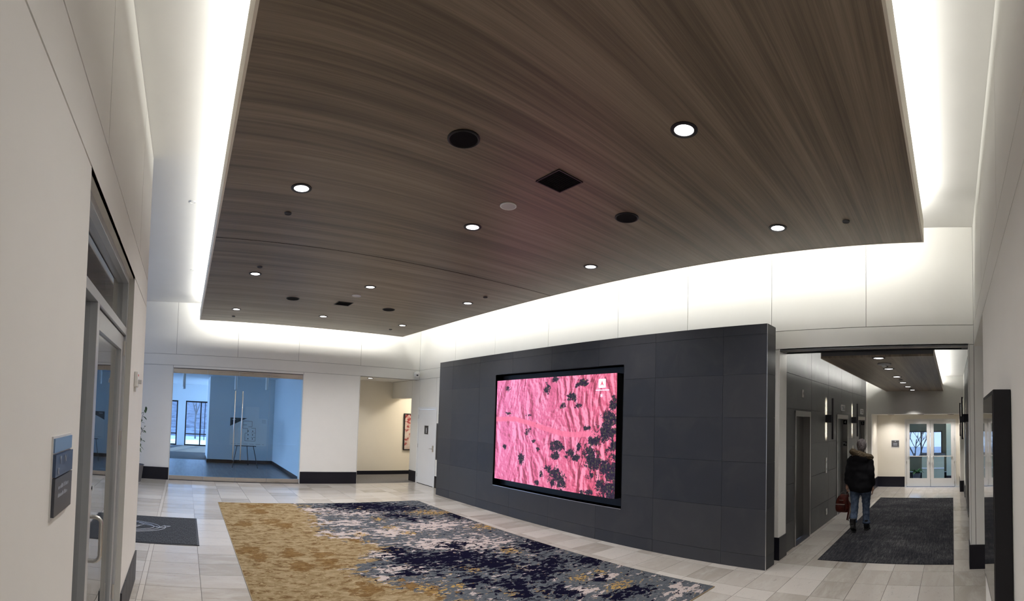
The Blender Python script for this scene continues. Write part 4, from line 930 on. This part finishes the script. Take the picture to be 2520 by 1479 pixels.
for x, lab in ((10.70, 'second'), (13.0, 'third')):
    z = 2.29 if x < 12 else 2.27
    e = empty('hall_lantern', (x, EY, z - .08), 'small framed arrow indicator above the %s elevator door' % lab, 'indicator light', 'arrow indicators above the elevators')
    MB().box(x - .19, x + .19, EY - .022, EY, z - .07, z + .07).build('frame', 'white_plastic', e, bevel=.004)
    MB().box(x - .15, x + .15, EY - .024, EY - .022, z - .045, z + .045).build('face', 'dark_grey', e)
    for k, sx in ((1, -.08), (-1, .08)):
        mb = MB(); pts = [(x + sx - .045, z - .03 * k), (x + sx + .045, z - .03 * k), (x + sx, z + .035 * k)]
        if k < 0: pts.reverse()
        mb.loft([[(px, EY - .026, pz) for px, pz in pts], [(px, EY - .024, pz) for px, pz in pts]]); mb.build('arrow', 'letters', e)
def plate(name, label, cat, x, z, w_, h_, extra=None):
    e = empty(name, (x, EY, z), label, cat)
    MB().box(x - w_ / 2, x + w_ / 2, EY - .008, EY, z - h_ / 2, z + h_ / 2).build('plate', 'satin_steel', e, bevel=.002)
    for dz in extra or (0,): MB().cyl((x, z + dz), min(w_, h_) * .28, EY - .014, EY - .008, 14, 'y').build('button', 'chrome', e)
    return e
plate('wall_plate', 'narrow steel plate high on the left elevator wall above the first door', 'wall plate', 7.74, 2.43, .09, .13)
plate('call_button', 'steel call button plate between the first two elevators', 'call button', 9.28, 1.12, .09, .30, (.07, -.07))
plate('key_switch', 'small steel key switch low on the wall between the first two elevators', 'switch', 9.3, .22, .10, .12)
plate('call_button', 'steel call button plate between the second and third elevators', 'call button', 11.85, 1.30, .09, .20, (.05, -.05))

# hall ceiling and canopy
struct(MB().box(EX0 - .02, 14.2, EYR - .14, EY + .14, CZC, CZC + .12).build('ceiling', 'ceiling_paint'), 'white upper ceiling of the elevator hall')
hc = empty('ceiling_canopy', ((CWX0 + CWX1) / 2, 1.05, CWZ), 'dark wood veneer ceiling canopy over the elevator hall', 'ceiling panel')
MB().box(CWX0, CWX1, CWY0 + .01, CWY1 - .01, CWZ, CWZ + .03).build('veneer_panel', 'wood_veneer', hc)
MB().box(CWX0, CWX1, CWY0, CWY0 + .01, CWZ - .002, CWZ + .11).build('fascia', 'fascia', hc); MB().box(CWX0, CWX1, CWY1 - .01, CWY1, CWZ - .002, CWZ + .11).build('fascia', 'fascia', hc)
MB().box(CWX0, CWX1, CWY0 + .01, CWY1 - .01, CWZ + .03, CWZ + .10).build('core', 'dark_grey', hc)
for k, (x, y) in enumerate(((6.98, 1.06), (8.35, 1.09), (9.75, 1.11), (11.1, 1.12), (12.3, 1.12), (13.5, 1.10))):
    d = copy_tree(p0, (x, y, CWZ), 'round downlight in the elevator hall canopy, %s' % ['nearest the lobby', 'second from the lobby', 'third from the lobby', 'fourth from the lobby', 'fifth from the lobby', 'nearest the end wall'][k]); d['group'] = 'downlights in the hall canopy'
    spot(d, (x, y, CWZ - .02), 50 if k < 5 else 80, 2.1 if k < 5 else 1.5, .9 if k < 5 else .35)
sm = empty('smoke_detector', (7.65, 1.07, CWZ), 'pale round smoke detector on the hall canopy', 'smoke detector')
MB().lathe((7.65, 1.07, CWZ), [(.11, 0), (.11, -.014), (.095, -.022), (.05, -.024)], 24).build('base', 'grey_plastic', sm, smooth=True); MB().lathe((7.65, 1.07, CWZ - .02), [(.045, 0), (.04, -.03), (.015, -.04)], 16).build('sensor', 'white_plastic', sm, smooth=True)
for x, lab in ((8.0, 'nearer'), (10.4, 'middle'), (12.9, 'farther')): disc_thing('sprinkler_cover', 'small dark sprinkler cap in the hall canopy, %s one' % lab, 'sprinkler', 'sprinkler caps in the hall', x, 1.10, CWZ, .045, 'dark_grey', 'near_black', .012, 16)

# white end walls and vestibule
VX0, VX1, VY0, VY1, VZ = 14.0, 15.15, -.21, 2.34, 2.22
mb = MB()
for r in rects_minus([(EYR - .14, EY + .14, 0, CZC)], [(VY0, VY1, -1, VZ)]): mb.box(VX0, VX0 + .15, r[0], r[1], r[2], r[3])
struct(mb.build('wall_hall_end', 'wall_paint'), 'white end wall of the elevator hall around the vestibule opening')
struct(MB().box(13.75, VX0, EY - .0, EY + .14, 0, CZC).build('wall_hall_left', 'wall_paint'), 'white wall strip after the left elevator wall')
struct(MB().box(12.9, VX0, EYR - .14, EYR, 0, CZC).build('wall_hall_right', 'wall_paint'), 'white wall strip after the right elevator wall')
struct(MB().box(VX0 + .15, VX1 + .1, VY1, VY1 + .15, 0, VZ).box(VX0 + .15, VX1 + .1, VY0 - .15, VY0, 0, VZ).build('wall_vestibule', 'warm_paint'), 'cream side walls of the vestibule')
VD0, VD1, VDZ = -.10, 1.485, 2.09
mb = MB()
for r in rects_minus([(VY0, VY1, 0, VZ)], [(VD0, VD1, -1, VDZ)]): mb.box(VX1, VX1 + .1, r[0], r[1], r[2], r[3])
struct(mb.build('wall_vestibule_end', 'warm_paint'), 'cream end wall of the vestibule beside the glass doors')
struct(MB().box(VX0 + .15, VX1 + .1, VY0, VY1, VZ, VZ + .1).build('ceiling', 'warm_paint'), 'low cream ceiling of the vestibule')
struct(MB().box(VX1 - .016, VX1, VD1 + .01, VY1, 0, .31).box(VX0 - .016, VX1 - .016, VY1 - .016, VY1, 0, .31).box(VX0 - .016, VX0, VY1 - .016, EY, 0, .31).build('baseboard_vestibule', 'base_black'), 'black baseboard left of the vestibule glass doors')
struct(MB().box(VX0 - .016, VX1, VY0, VY0 + .016, 0, .31).box(VX0 - .016, VX0, EYR, VY0 + .016, 0, .31).build('baseboard_vestibule', 'base_black'), 'black baseboard right of the vestibule glass doors')
struct(MB().box(12.9, VX0 - .016, EYR, EYR + .016, 0, .31).build('baseboard_hall', 'base_black'), 'black baseboard of the white strip on the right of the hall')
for y, lab in ((.95, 'left'), (.05, 'right')):
    d = copy_tree(p0, (14.65, y, VZ), 'small round downlight in the vestibule ceiling, %s one' % lab); d['group'] = 'downlights in the vestibule'
    spot(d, (14.65, y, VZ - .02), 62, 2.5, .9, (1, .95, .91))
d = copy_tree(p0, (14.65, 1.85, VZ), 'small round downlight in the vestibule ceiling above the plaque'); d['group'] = 'downlights in the vestibule'
spot(d, (14.65, 1.85, VZ - .02), 62, 2.5, .9, (1, .95, .91))
ps = empty('room_sign', (VX1, 1.78, 1.2), 'square charcoal room sign on the cream vestibule wall', 'sign')
MB().box(VX1 - .006, VX1, 1.655, 1.905, 1.205, 1.445).build('backing', 'grey_plastic', ps); MB().box(VX1 - .012, VX1 - .006, 1.665, 1.895, 1.235, 1.425).build('face', 'dark_grey', ps)
text_mesh('100', .035, 'letters', ps, (VX1 - .0125, 1.78, 1.40), (0, -1, 0), (0, 0, 1))
mb = MB()
for z in (1.335, 1.305, 1.275): mb.box(VX1 - .0135, VX1 - .012, 1.715, 1.845, z, z + .012)
tag(mb.build('small_print', 'letters_dim', ps), kind='stuff')

# vestibule double doors
dd = empty('door_%d' % ndoor[0], (VX1, (VD0 + VD1) / 2, 0)); struct(dd, 'pale aluminium double doors with large panes at the end of the hall')
mb = MB().box(VX1 - .01, VX1 + .1, VD0, VD0 + .045, 0, VDZ).box(VX1 - .01, VX1 + .1, VD1 - .045, VD1, 0, VDZ).box(VX1 - .01, VX1 + .1, VD0 + .045, VD1 - .045, VDZ - .045, VDZ)
mb.build('frame', 'alu_white', dd)
mid = (VD0 + VD1) / 2
for a, b, hs in ((VD0 + .05, mid - .006, 1), (mid + .006, VD1 - .05, -1)):
    lf = MB().box(VX1 + .0, VX1 + .045, a, a + .10, .01, VDZ - .05).box(VX1, VX1 + .045, b - .10, b, .01, VDZ - .05).box(VX1, VX1 + .045, a + .1, b - .1, VDZ - .15, VDZ - .05).box(VX1, VX1 + .045, a + .1, b - .1, .01, .26).build('leaf', 'alu_white', dd)
    MB().box(VX1 + .02, VX1 + .028, a + .1, b - .1, .26, VDZ - .15).build('pane', 'glass_clear', lf)
    MB().box(VX1 - .03, VX1 - .008, a + .06, b - .06, .925, .955).build('push_bar', 'alu_white', lf)
    yh = (b - .05) if hs > 0 else (a + .05)
    MB().tube([(VX1, yh, .72), (VX1 - .05, yh, .73), (VX1 - .055, yh + hs * -.0, .78), (VX1 - .055, yh, .88), (VX1 - .05, yh, .93), (VX1, yh, .94)], .011, 8).build('pull_handle', 'white_plastic', lf, smooth=True)
    for z in (.12, .75, 1.45): MB().box(VX1 - .012, VX1, (a - .01) if hs > 0 else (b - .012), (a + .012) if hs > 0 else (b + .01), z - .04, z + .04).build('hinge', 'satin_steel', lf)
# reception room beyond the doors
RX = 20.0
struct(MB().box(VX1 + .1, RX, -1.6, 3.6, -.1, -.004).build('floor_reception', 'runner_carpet'), 'dark carpet of the room behind the double doors')
hole = [(.42, 1.95, .58, 1.66)]
mb = MB()
for r in rects_minus([(-1.6, 3.6, 0, 2.6)], hole): mb.box(RX, RX + .15, r[0], r[1], r[2], r[3])
struct(mb.build('wall_reception', 'olive_paint'), 'olive window wall of the room behind the double doors')
struct(MB().box(VX1 + .1, RX, 3.6, 3.75, 0, 2.6).box(VX1 + .1, RX, -1.75, -1.6, 0, 2.6).box(17.0, 17.15, -1.6, .22, 0, 2.6).build('wall_reception_sides', 'olive_paint'), 'olive side walls of the room behind the double doors')
struct(MB().box(16.984, 17.0, -1.6, .22, 0, .15).build('baseboard_reception', 'base_black'), 'black baseboard of the olive wall behind the right door')
struct(MB().box(VX1 + .1, RX + .15, -1.75, 3.75, 2.6, 2.7).build('ceiling', 'olive_paint'), 'ceiling of the room behind the double doors')
area_light('reception_light', (16.6, .6, 2.55), .5, 14, (1, .9, .7), (0, 0, -1))
wn5 = empty('window_5', (RX, 1.2, .58)); struct(wn5, 'dark-framed window with tree branches behind the double doors')
mb = MB().box(RX - .02, RX + .06, .42, .47, .58, 1.66).box(RX - .02, RX + .06, 1.90, 1.95, .58, 1.66).box(RX - .02, RX + .06, .47, 1.9, 1.61, 1.66).box(RX - .02, RX + .06, .47, 1.9, .58, .63).box(RX - .01, RX + .06, 1.26, 1.31, .63, 1.61).box(RX - .01, RX + .06, .76, .81, .63, 1.61)
mb.build('frame', 'dark_grey', wn5); MB().box(RX + .02, RX + .03, .47, 1.9, .63, 1.61).build('pane', 'glass_tint', wn5)
bare_tree('bare_tree', 'bushy leafless tree outside the window behind the double doors', (24.5, 1.9, -1.6), 5.5, 11, .55)
bare_tree('bare_tree', 'leafless tree farther right outside the window behind the double doors', (31.5, -.2, -1.6), 6.5, 5, .55)
dk = empty('reception_desk', (17.4, .75, 0), 'grey-green reception desk behind the glass double doors', 'desk')
MB().box(17.1, 17.6, .30, 1.08, 0, .86).build('front_panel', 'olive_paint', dk); MB().box(17.05, 17.7, .26, 1.12, .86, .90).build('counter', 'dark_grey', dk); MB().box(17.08, 17.1, .30, 1.08, .38, .42).build('trim_band', 'grey_plastic', dk)
def leaf_pts(base, d, L, w_, droop):
    d = Vector(d).normalized(); s = d.cross(Vector((0, 0, 1)))
    s = s.normalized() if s.length > 1e-3 else Vector((1, 0, 0)); out = []
    for t in (0, .35, .7, 1.0):
        c = Vector(base) + d * L * t + Vector((0, 0, -droop * L * t * t)); ww = w_ * math.sin(PI * min(.98, .06 + t * .92))
        out.append([c - s * ww, c + Vector((0, 0, ww * .25)), c + s * ww])
    return out
def add_leaf(mb, *a):
    r = leaf_pts(*a); mb.loft(r, cap=False, close=False)
mat('leaf_green', (0.035, 0.075, 0.028), .45); mat('leaf_bright', (0.05, 0.13, 0.035), .5); mat('pot_grey', (0.10, 0.10, 0.11), .5); mat('soil', (0.03, 0.02, 0.015), .9)
fe = empty('potted_fern', (16.5, 1.22, 0), 'green fern in a dark pot behind the left glass door', 'plant')
MB().lathe((16.5, 1.22, 0), [(.10, 0), (.14, .30), (.15, .30), (.13, .27)], 18).build('pot', 'pot_grey', fe)
rf = random.Random(4)
for k in range(34):
    a = rf.uniform(0, 2 * PI); el = rf.uniform(.5, 1.6); mb = MB(); add_leaf(mb, (16.5, 1.22, .28), (math.cos(a), math.sin(a), el), rf.uniform(.3, .52), .028, .55); mb.build('frond', 'leaf_bright', fe)

# ---------------------------------------------------------------- plant at the far wall, mostly behind the left wall
pl = empty('potted_plant', (-1.17, 12.1, 0), 'dark-leaved potted plant peeking past the end of the left wall', 'plant')
MB().lathe((-1.17, 12.1, 0), [(.17, 0), (.22, .42), (.235, .42), (.21, .39)], 20).build('pot', 'pot_grey', pl); MB().cyl((-1.17, 12.1), .205, .36, .385, 20).build('soil', 'soil', pl)
rp = random.Random(9)
for k, (tx, ty, tz) in enumerate(((-.96, 12.1, 1.86), (-.97, 12.15, 1.36), (-1.02, 12.0, 1.02), (-1.35, 12.2, 2.0), (-1.5, 12.0, 1.7), (-1.2, 11.95, 1.6), (-1.45, 12.25, 1.3), (-1.12, 12.2, .80))):
    b0 = Vector((-1.17, 12.1, .38)); tip = Vector((tx, ty, tz)); mid_ = (b0 + tip) / 2 + Vector((-.05, 0, .15))
    st = MB().tube([b0, (b0 + mid_) / 2, mid_, (mid_ + tip) / 2 + Vector((0, 0, .04)), tip], [.008, .007, .006, .005, .003], 6).build('stem', 'bark', pl)
    for q in range(9):
        t = .45 + .55 * q / 8; base = mid_.lerp(tip, (t - .5) * 2) if t > .5 else b0.lerp(mid_, t * 2)
        mb = MB(); add_leaf(mb, base, (rp.uniform(-.4, 1), rp.uniform(-1, 1), rp.uniform(-.5, .5)), rp.uniform(.10, .16), .030, .5); mb.build('leaf', 'leaf_green', st)

# ---------------------------------------------------------------- person walking away down the hall
PX, PY = 8.74, 1.665                         # stands on the runner; faces +x, left side is +y
mat('skin', (0.50, 0.30, 0.22), .5); mat('jacket', (0.006, 0.006, 0.008), .85, spec=.2); mat('boots', (0.006, 0.006, 0.007), .45); mat('boot_sole', (0.02, 0.02, 0.02), .8)
def fuzzy(name, c0, c1, s, rough=.9):
    m = mat(name, c0, rough, spec=.15); t = NT(m); n = t.noise(t.pos(), s, 5, .7); t.lk(t.ramp(n, [(.35, c0), (.65, c1)]), t.b.inputs['Base Color'])
fuzzy('denim', (0.05, 0.075, 0.125), (0.12, 0.16, 0.24), 22); fuzzy('fur', (0.055, 0.040, 0.024), (0.17, 0.13, 0.085), 60); fuzzy('hair_grey', (0.07, 0.062, 0.062), (0.24, 0.21, 0.21), 45); fuzzy('leather_red', (0.030, 0.006, 0.005), (0.085, 0.017, 0.012), 14, .36)
GZ = .0095
def P(f, l, z): return Vector((PX + f, PY + l, GZ + z))
def ring(c, rf_, rl, n=18, rot=0.0, tilt=0.0):
    out = []
    for k in range(n):
        a = 2 * PI * k / n; f, l = rf_ * math.cos(a), rl * math.sin(a)
        out.append((c.x + f, c.y + l, c.z + tilt * f))
    return out
def limb(mb, pts, rs, seg=14): mb.tube(pts, rs, seg)
def remeshed(mb, name, m, parent, voxel, smooth_it=6, subs=0):
    o = mb.build(name, m, parent, smooth=True)
    r = o.modifiers.new('remesh', 'REMESH'); r.mode = 'VOXEL'; r.voxel_size = voxel; r.use_smooth_shade = True
    s = o.modifiers.new('smooth', 'SMOOTH'); s.factor = .5; s.iterations = smooth_it
    dg = bpy.context.evaluated_depsgraph_get(); ev = o.evaluated_get(dg)
    me = bpy.data.meshes.new_from_object(ev); o.modifiers.clear(); o.data = me
    return o
per = empty('person', (PX, PY, GZ), 'person in black coat with brown fur collar and jeans walking down the hall', 'person')
HY = -.035                                   # head leans slightly to the right
# joints
hipL, hipR = P(0, .095, .84), P(.01, -.095, .84)
kneeL, kneeR = P(-.02, .10, .46), P(.08, -.09, .46)
ankL, ankR = P(-.17, .10, .135), P(.07, -.095, .085)
shL, shR = P(0, .150, 1.30), P(0, -.150, 1.28)
elL, elR = P(-.03, .205, 1.04), P(-.05, -.195, 1.03)
wrL, wrR = P(.03, .250, .815), P(.02, -.215, .80)
body = MB()
limb(body, [P(0, 0, .82), P(0, 0, .95), P(.01, 0, 1.08), P(0, 0, 1.22), P(0, -.005, 1.32), P(0, -.012, 1.38)], [.13, .135, .125, .14, .12, .07], 18)
limb(body, [P(0, -.012, 1.34), P(.012, -.02, 1.44)], [.055, .05])
body.ell(P(.02, HY + .012, 1.525), .092, .074, .115, 20, 14)                       # skull
body.ell(P(.055, HY + .012, 1.475), .055, .052, .055, 14, 10)                      # jaw
body.ell(P(.118, HY + .012, 1.505), .017, .012, .022, 10, 8)                       # nose
for s in (-1, 1): body.ell(P(.015, HY + .012 + s * .075, 1.515), .020, .010, .030, 10, 8)
for a, b in ((shL, shR),):
    limb(body, [a, P(0, 0, 1.31), b], [.045, .065, .045])
limb(body, [shL, elL, wrL], [.052, .040, .028]); limb(body, [shR, elR, wrR], [.052, .040, .028])
limb(body, [hipL, kneeL, ankL], [.085, .058, .042]); limb(body, [hipR, kneeR, ankR], [.085, .058, .042])
def hand(wr, s, grip):
    palm = wr + Vector((.008, 0, -.055)); limb(body, [wr, palm, palm + Vector((.004, 0, -.03))], [.026, .034, .030], 12)
    for k in range(4):
        f = -.026 + k * .019; L = (.068, .078, .074, .058)[k]
        b0 = palm + Vector((f + .004, 0, -.030)); b1 = b0 + Vector((0, s * .004, -L * .42))
        if grip: b2 = b1 + Vector((0, -s * .026, -L * .22)); b3 = b2 + Vector((0, -s * .022, L * .22))
        else: b2 = b1 + Vector((0, -s * .008, -L * .33)); b3 = b2 + Vector((0, -s * .012, -L * .22))
        limb(body, [b0, b1, b2, b3], [.0095, .009, .0085, .0075], 8)
    t0 = palm + Vector((.024, -s * .008, .015)); limb(body, [t0, t0 + Vector((.022, -s * .012, -.022)), t0 + Vector((.024, -s * .022, -.048))], [.011, .010, .008], 8)
hand(wrL, 1, True); hand(wrR, -1, False)
remeshed(body, 'body', 'skin', per, .0065, 3)
for s in (-1, 1): MB().ell(P(.100, HY + .012 + s * .028, 1.528), .008, .011, .008, 10, 8).build('eye', 'white_plastic', per, smooth=True)
MB().ell(P(.103, HY + .012, 1.468), .006, .022, .005, 12, 8).build('mouth', 'red_print', per, smooth=True)
# hair: cap over back, top and sides
hb_ = MB(); hb_.ell(P(.005, HY + .012, 1.535), .104, .090, .118, 24, 16); hb_.ell(P(-.035, HY + .012, 1.485), .062, .068, .080, 20, 12)
ho = remeshed(hb_, 'hair', 'hair_grey', per, .010, 3)
for v in ho.data.vertices:
    wc = v.co + ho.location + per.location
    v.co += v.normal * (.005 * mnoise.noise(Vector((wc.x, wc.y, wc.z * .4)) * 60) + .004 * mnoise.noise(wc * 110))
    if wc.x > PX + .075 and wc.z < GZ + 1.565: v.co.x -= (wc.x - PX - .075) * 1.0 + .012
# jeans
jn = MB()
jn.loft([ring(P(.0, 0, .72), .135, .185), ring(P(.0, 0, .80), .15, .195), ring(P(0, 0, .90), .145, .185), ring(P(0, 0, .97), .13, .165)])
limb(jn, [hipL + Vector((0, 0, -.04)), P(-.005, .10, .62), kneeL, P(-.09, .10, .30), P(-.15, .10, .20)], [.105, .088, .070, .066, .064], 18)
limb(jn, [hipR + Vector((0, 0, -.04)), P(.045, -.095, .62), kneeR, P(.08, -.093, .28), P(.075, -.095, .14)], [.105, .088, .070, .066, .064], 18)
jo = remeshed(jn, 'jeans', 'denim', per, .012, 3)
for v in jo.data.vertices:
    wc = v.co + jo.location + per.location; v.co += v.normal * .010 * mnoise.noise(Vector((wc.x * 9, wc.y * 9, wc.z * 24)))
for c, k in ((P(-.15, .10, .195), 0), (P(.075, -.095, .135), 1)):
    MB().lathe(tuple(c), [(.062, -.02), (.069, -.018), (.071, .012), (.067, .022), (.060, .02)], 18).build('jeans_cuff', 'denim', per, smooth=True)
# boots
def boot(heel, toe, ankle, nm):
    mb = MB(); h, t_, a = Vector(heel), Vector(toe), Vector(ankle); d = (t_ - h)
    limb(mb, [a + Vector((0, 0, .09)), a, h + d * .18 + Vector((0, 0, .056))], [.058, .055, .052], 14)
    limb(mb, [h + Vector((0, 0, .050)), h + d * .35 + Vector((0, 0, .056)), h + d * .7 + Vector((0, 0, .054)), t_ + Vector((0, 0, .038))], [.040, .050, .048, .030], 14)
    o = remeshed(mb, nm, 'boots', per, .009, 3)
    sl = MB(); side = Vector((0, 1, 0)); up = d.cross(side).normalized() * -1
    rings = []
    for q, w_ in ((-.06, .025), (.1, .042), (.35, .042), (.7, .050), (.95, .036), (1.08, .014)):
        c = h + d * q; rings.append([c + side * w_, c - side * w_, c - side * w_ + Vector((0, 0, .022)), c + side * w_ + Vector((0, 0, .022))])
    sl.loft(rings); sl.build('sole', 'boot_sole', o)
boot(P(-.255, .10, .090), P(-.085, .10, .012), P(-.20, .10, .158), 'boot')
boot(P(.03, -.095, .002), P(.235, -.105, .002), P(.065, -.095, .10), 'boot')
# coat with sleeves and hood
ct = MB()
ct.loft([ring(P(-.005, -.005, .70), .155, .20, 22), ring(P(-.01, 0, .78), .175, .222, 22), ring(P(-.01, 0, .92), .17, .215, 22), ring(P(-.005, 0, 1.08), .165, .205, 22), ring(P(-.01, 0, 1.20), .165, .195, 22), ring(P(-.01, -.002, 1.30), .135, .17, 22), ring(P(-.01, -.008, 1.38), .09, .11, 22), ring(P(0, -.015, 1.42), .065, .07, 22)])
limb(ct, [shL + Vector((0, -.03, .0)), shL + Vector((0, .02, -.06)), elL, (elL + wrL) / 2, wrL + Vector((-.003, 0, .015))], [.080, .080, .075, .068, .058], 16)
limb(ct, [shR + Vector((0, .03, .0)), shR + Vector((0, -.02, -.06)), elR, (elR + wrR) / 2, wrR + Vector((-.003, 0, .015))], [.080, .080, .075, .068, .058], 16)
ct.ell(P(-.11, -.02, 1.30), .075, .15, .10, 18, 12)
co_ = remeshed(ct, 'coat', 'jacket', per, .014, 5)
for v in co_.data.vertices:
    wc = v.co + co_.location + per.location; v.co += v.normal * .014 * mnoise.noise(Vector((wc.x * 7, wc.y * 7, wc.z * 13)))
# fur trim of the hood lying on the shoulders, higher on the left
fu = MB(); cp = []
for k in range(21):
    a = -2.35 + 4.7 * k / 20; l = .165 * math.sin(a); f = -.155 * math.cos(a) + .02
    cp.append(P(f, l - .015, 1.362 + .30 * l + .012 * math.cos(a)))
limb(fu, cp, [.032] + [.054] * 19 + [.032], 14)
fo = remeshed(fu, 'fur_collar', 'fur', per, .008, 2)
for v in fo.data.vertices:
    wc = v.co + fo.location + per.location; v.co += v.normal * (.012 * mnoise.noise(wc * 42) + .012 * mnoise.noise(wc * 120))
# ---------------------------------------------------------------- leather bag held in the left hand
hx, hy, hz = wrL.x + .008, wrL.y, wrL.z - .135
bagy = hy + .085
bag = empty('leather_backpack', (hx, bagy, .30), 'red-brown leather backpack with dangling straps held in the left hand', 'bag')
def rrect(cx, cy, z, a, b, n=5, r=.04):
    out = []
    for qx, qy, a0 in ((1, 1, 0), (-1, 1, 90), (-1, -1, 180), (1, -1, 270)):
        for k in range(n):
            t = math.radians(a0 + 90 * k / (n - 1)); out.append((cx + qx * (a - r) + r * math.cos(t), cy + qy * (b - r) + r * math.sin(t), z))
    return out
bb = MB(); bb.loft([rrect(hx, bagy, .325, .055, .085, 5, .03), rrect(hx, bagy, .335, .072, .112), rrect(hx, bagy + .004, .40, .080, .125), rrect(hx, bagy, .52, .076, .118), rrect(hx, bagy - .012, .60, .062, .098), rrect(hx, bagy - .03, .645, .04, .062, 5, .03)])
bb.build('pouch', 'leather_red', bag, smooth=True)
MB().loft([rrect(hx - .095, bagy + .02, .35, .025, .07, 5, .02), rrect(hx - .10, bagy + .02, .37, .032, .085, 5, .02), rrect(hx - .098, bagy + .02, .47, .032, .085, 5, .02), rrect(hx - .085, bagy + .02, .49, .02, .08, 5, .018)]).build('front_pocket', 'leather_red', bag, smooth=True)
MB().box(hx - .135, hx - .128, bagy - .065, bagy + .105, .474, .484).build('pocket_zip', 'satin_steel', bag); MB().box(hx - .085, hx - .075, bagy - .03, bagy + .05, .545, .552).build('zip_pull', 'satin_steel', bag)
MB().tube([(hx, bagy - .05, .625), (hx, bagy - .075, .665), (hx, hy + .005, hz + .012), (hx, bagy - .10, .655), (hx, bagy - .115, .60)], .008, 8).build('handle_loop', 'leather_red', bag, smooth=True)
MB().tube([(hx - .03, bagy - .02 + .05 * math.cos(t), .655 + .035 * math.sin(t)) for t in np.linspace(0, 2 * PI, 14)], .004, 6).build('ring_strap', 'satin_steel', bag)
for dy, z1, w_ in ((-.10, .19, .016), (-.145, .215, .007), (-.125, .175, .006)):
    MB().tube([(hx - .03, bagy - .10, .56), (hx - .05, bagy + dy - .03, .45), (hx - .045, bagy + dy - .015, .33), (hx - .05, bagy + dy + .01, z1)], w_, 6).build('strap', 'leather_red', bag, smooth=True)
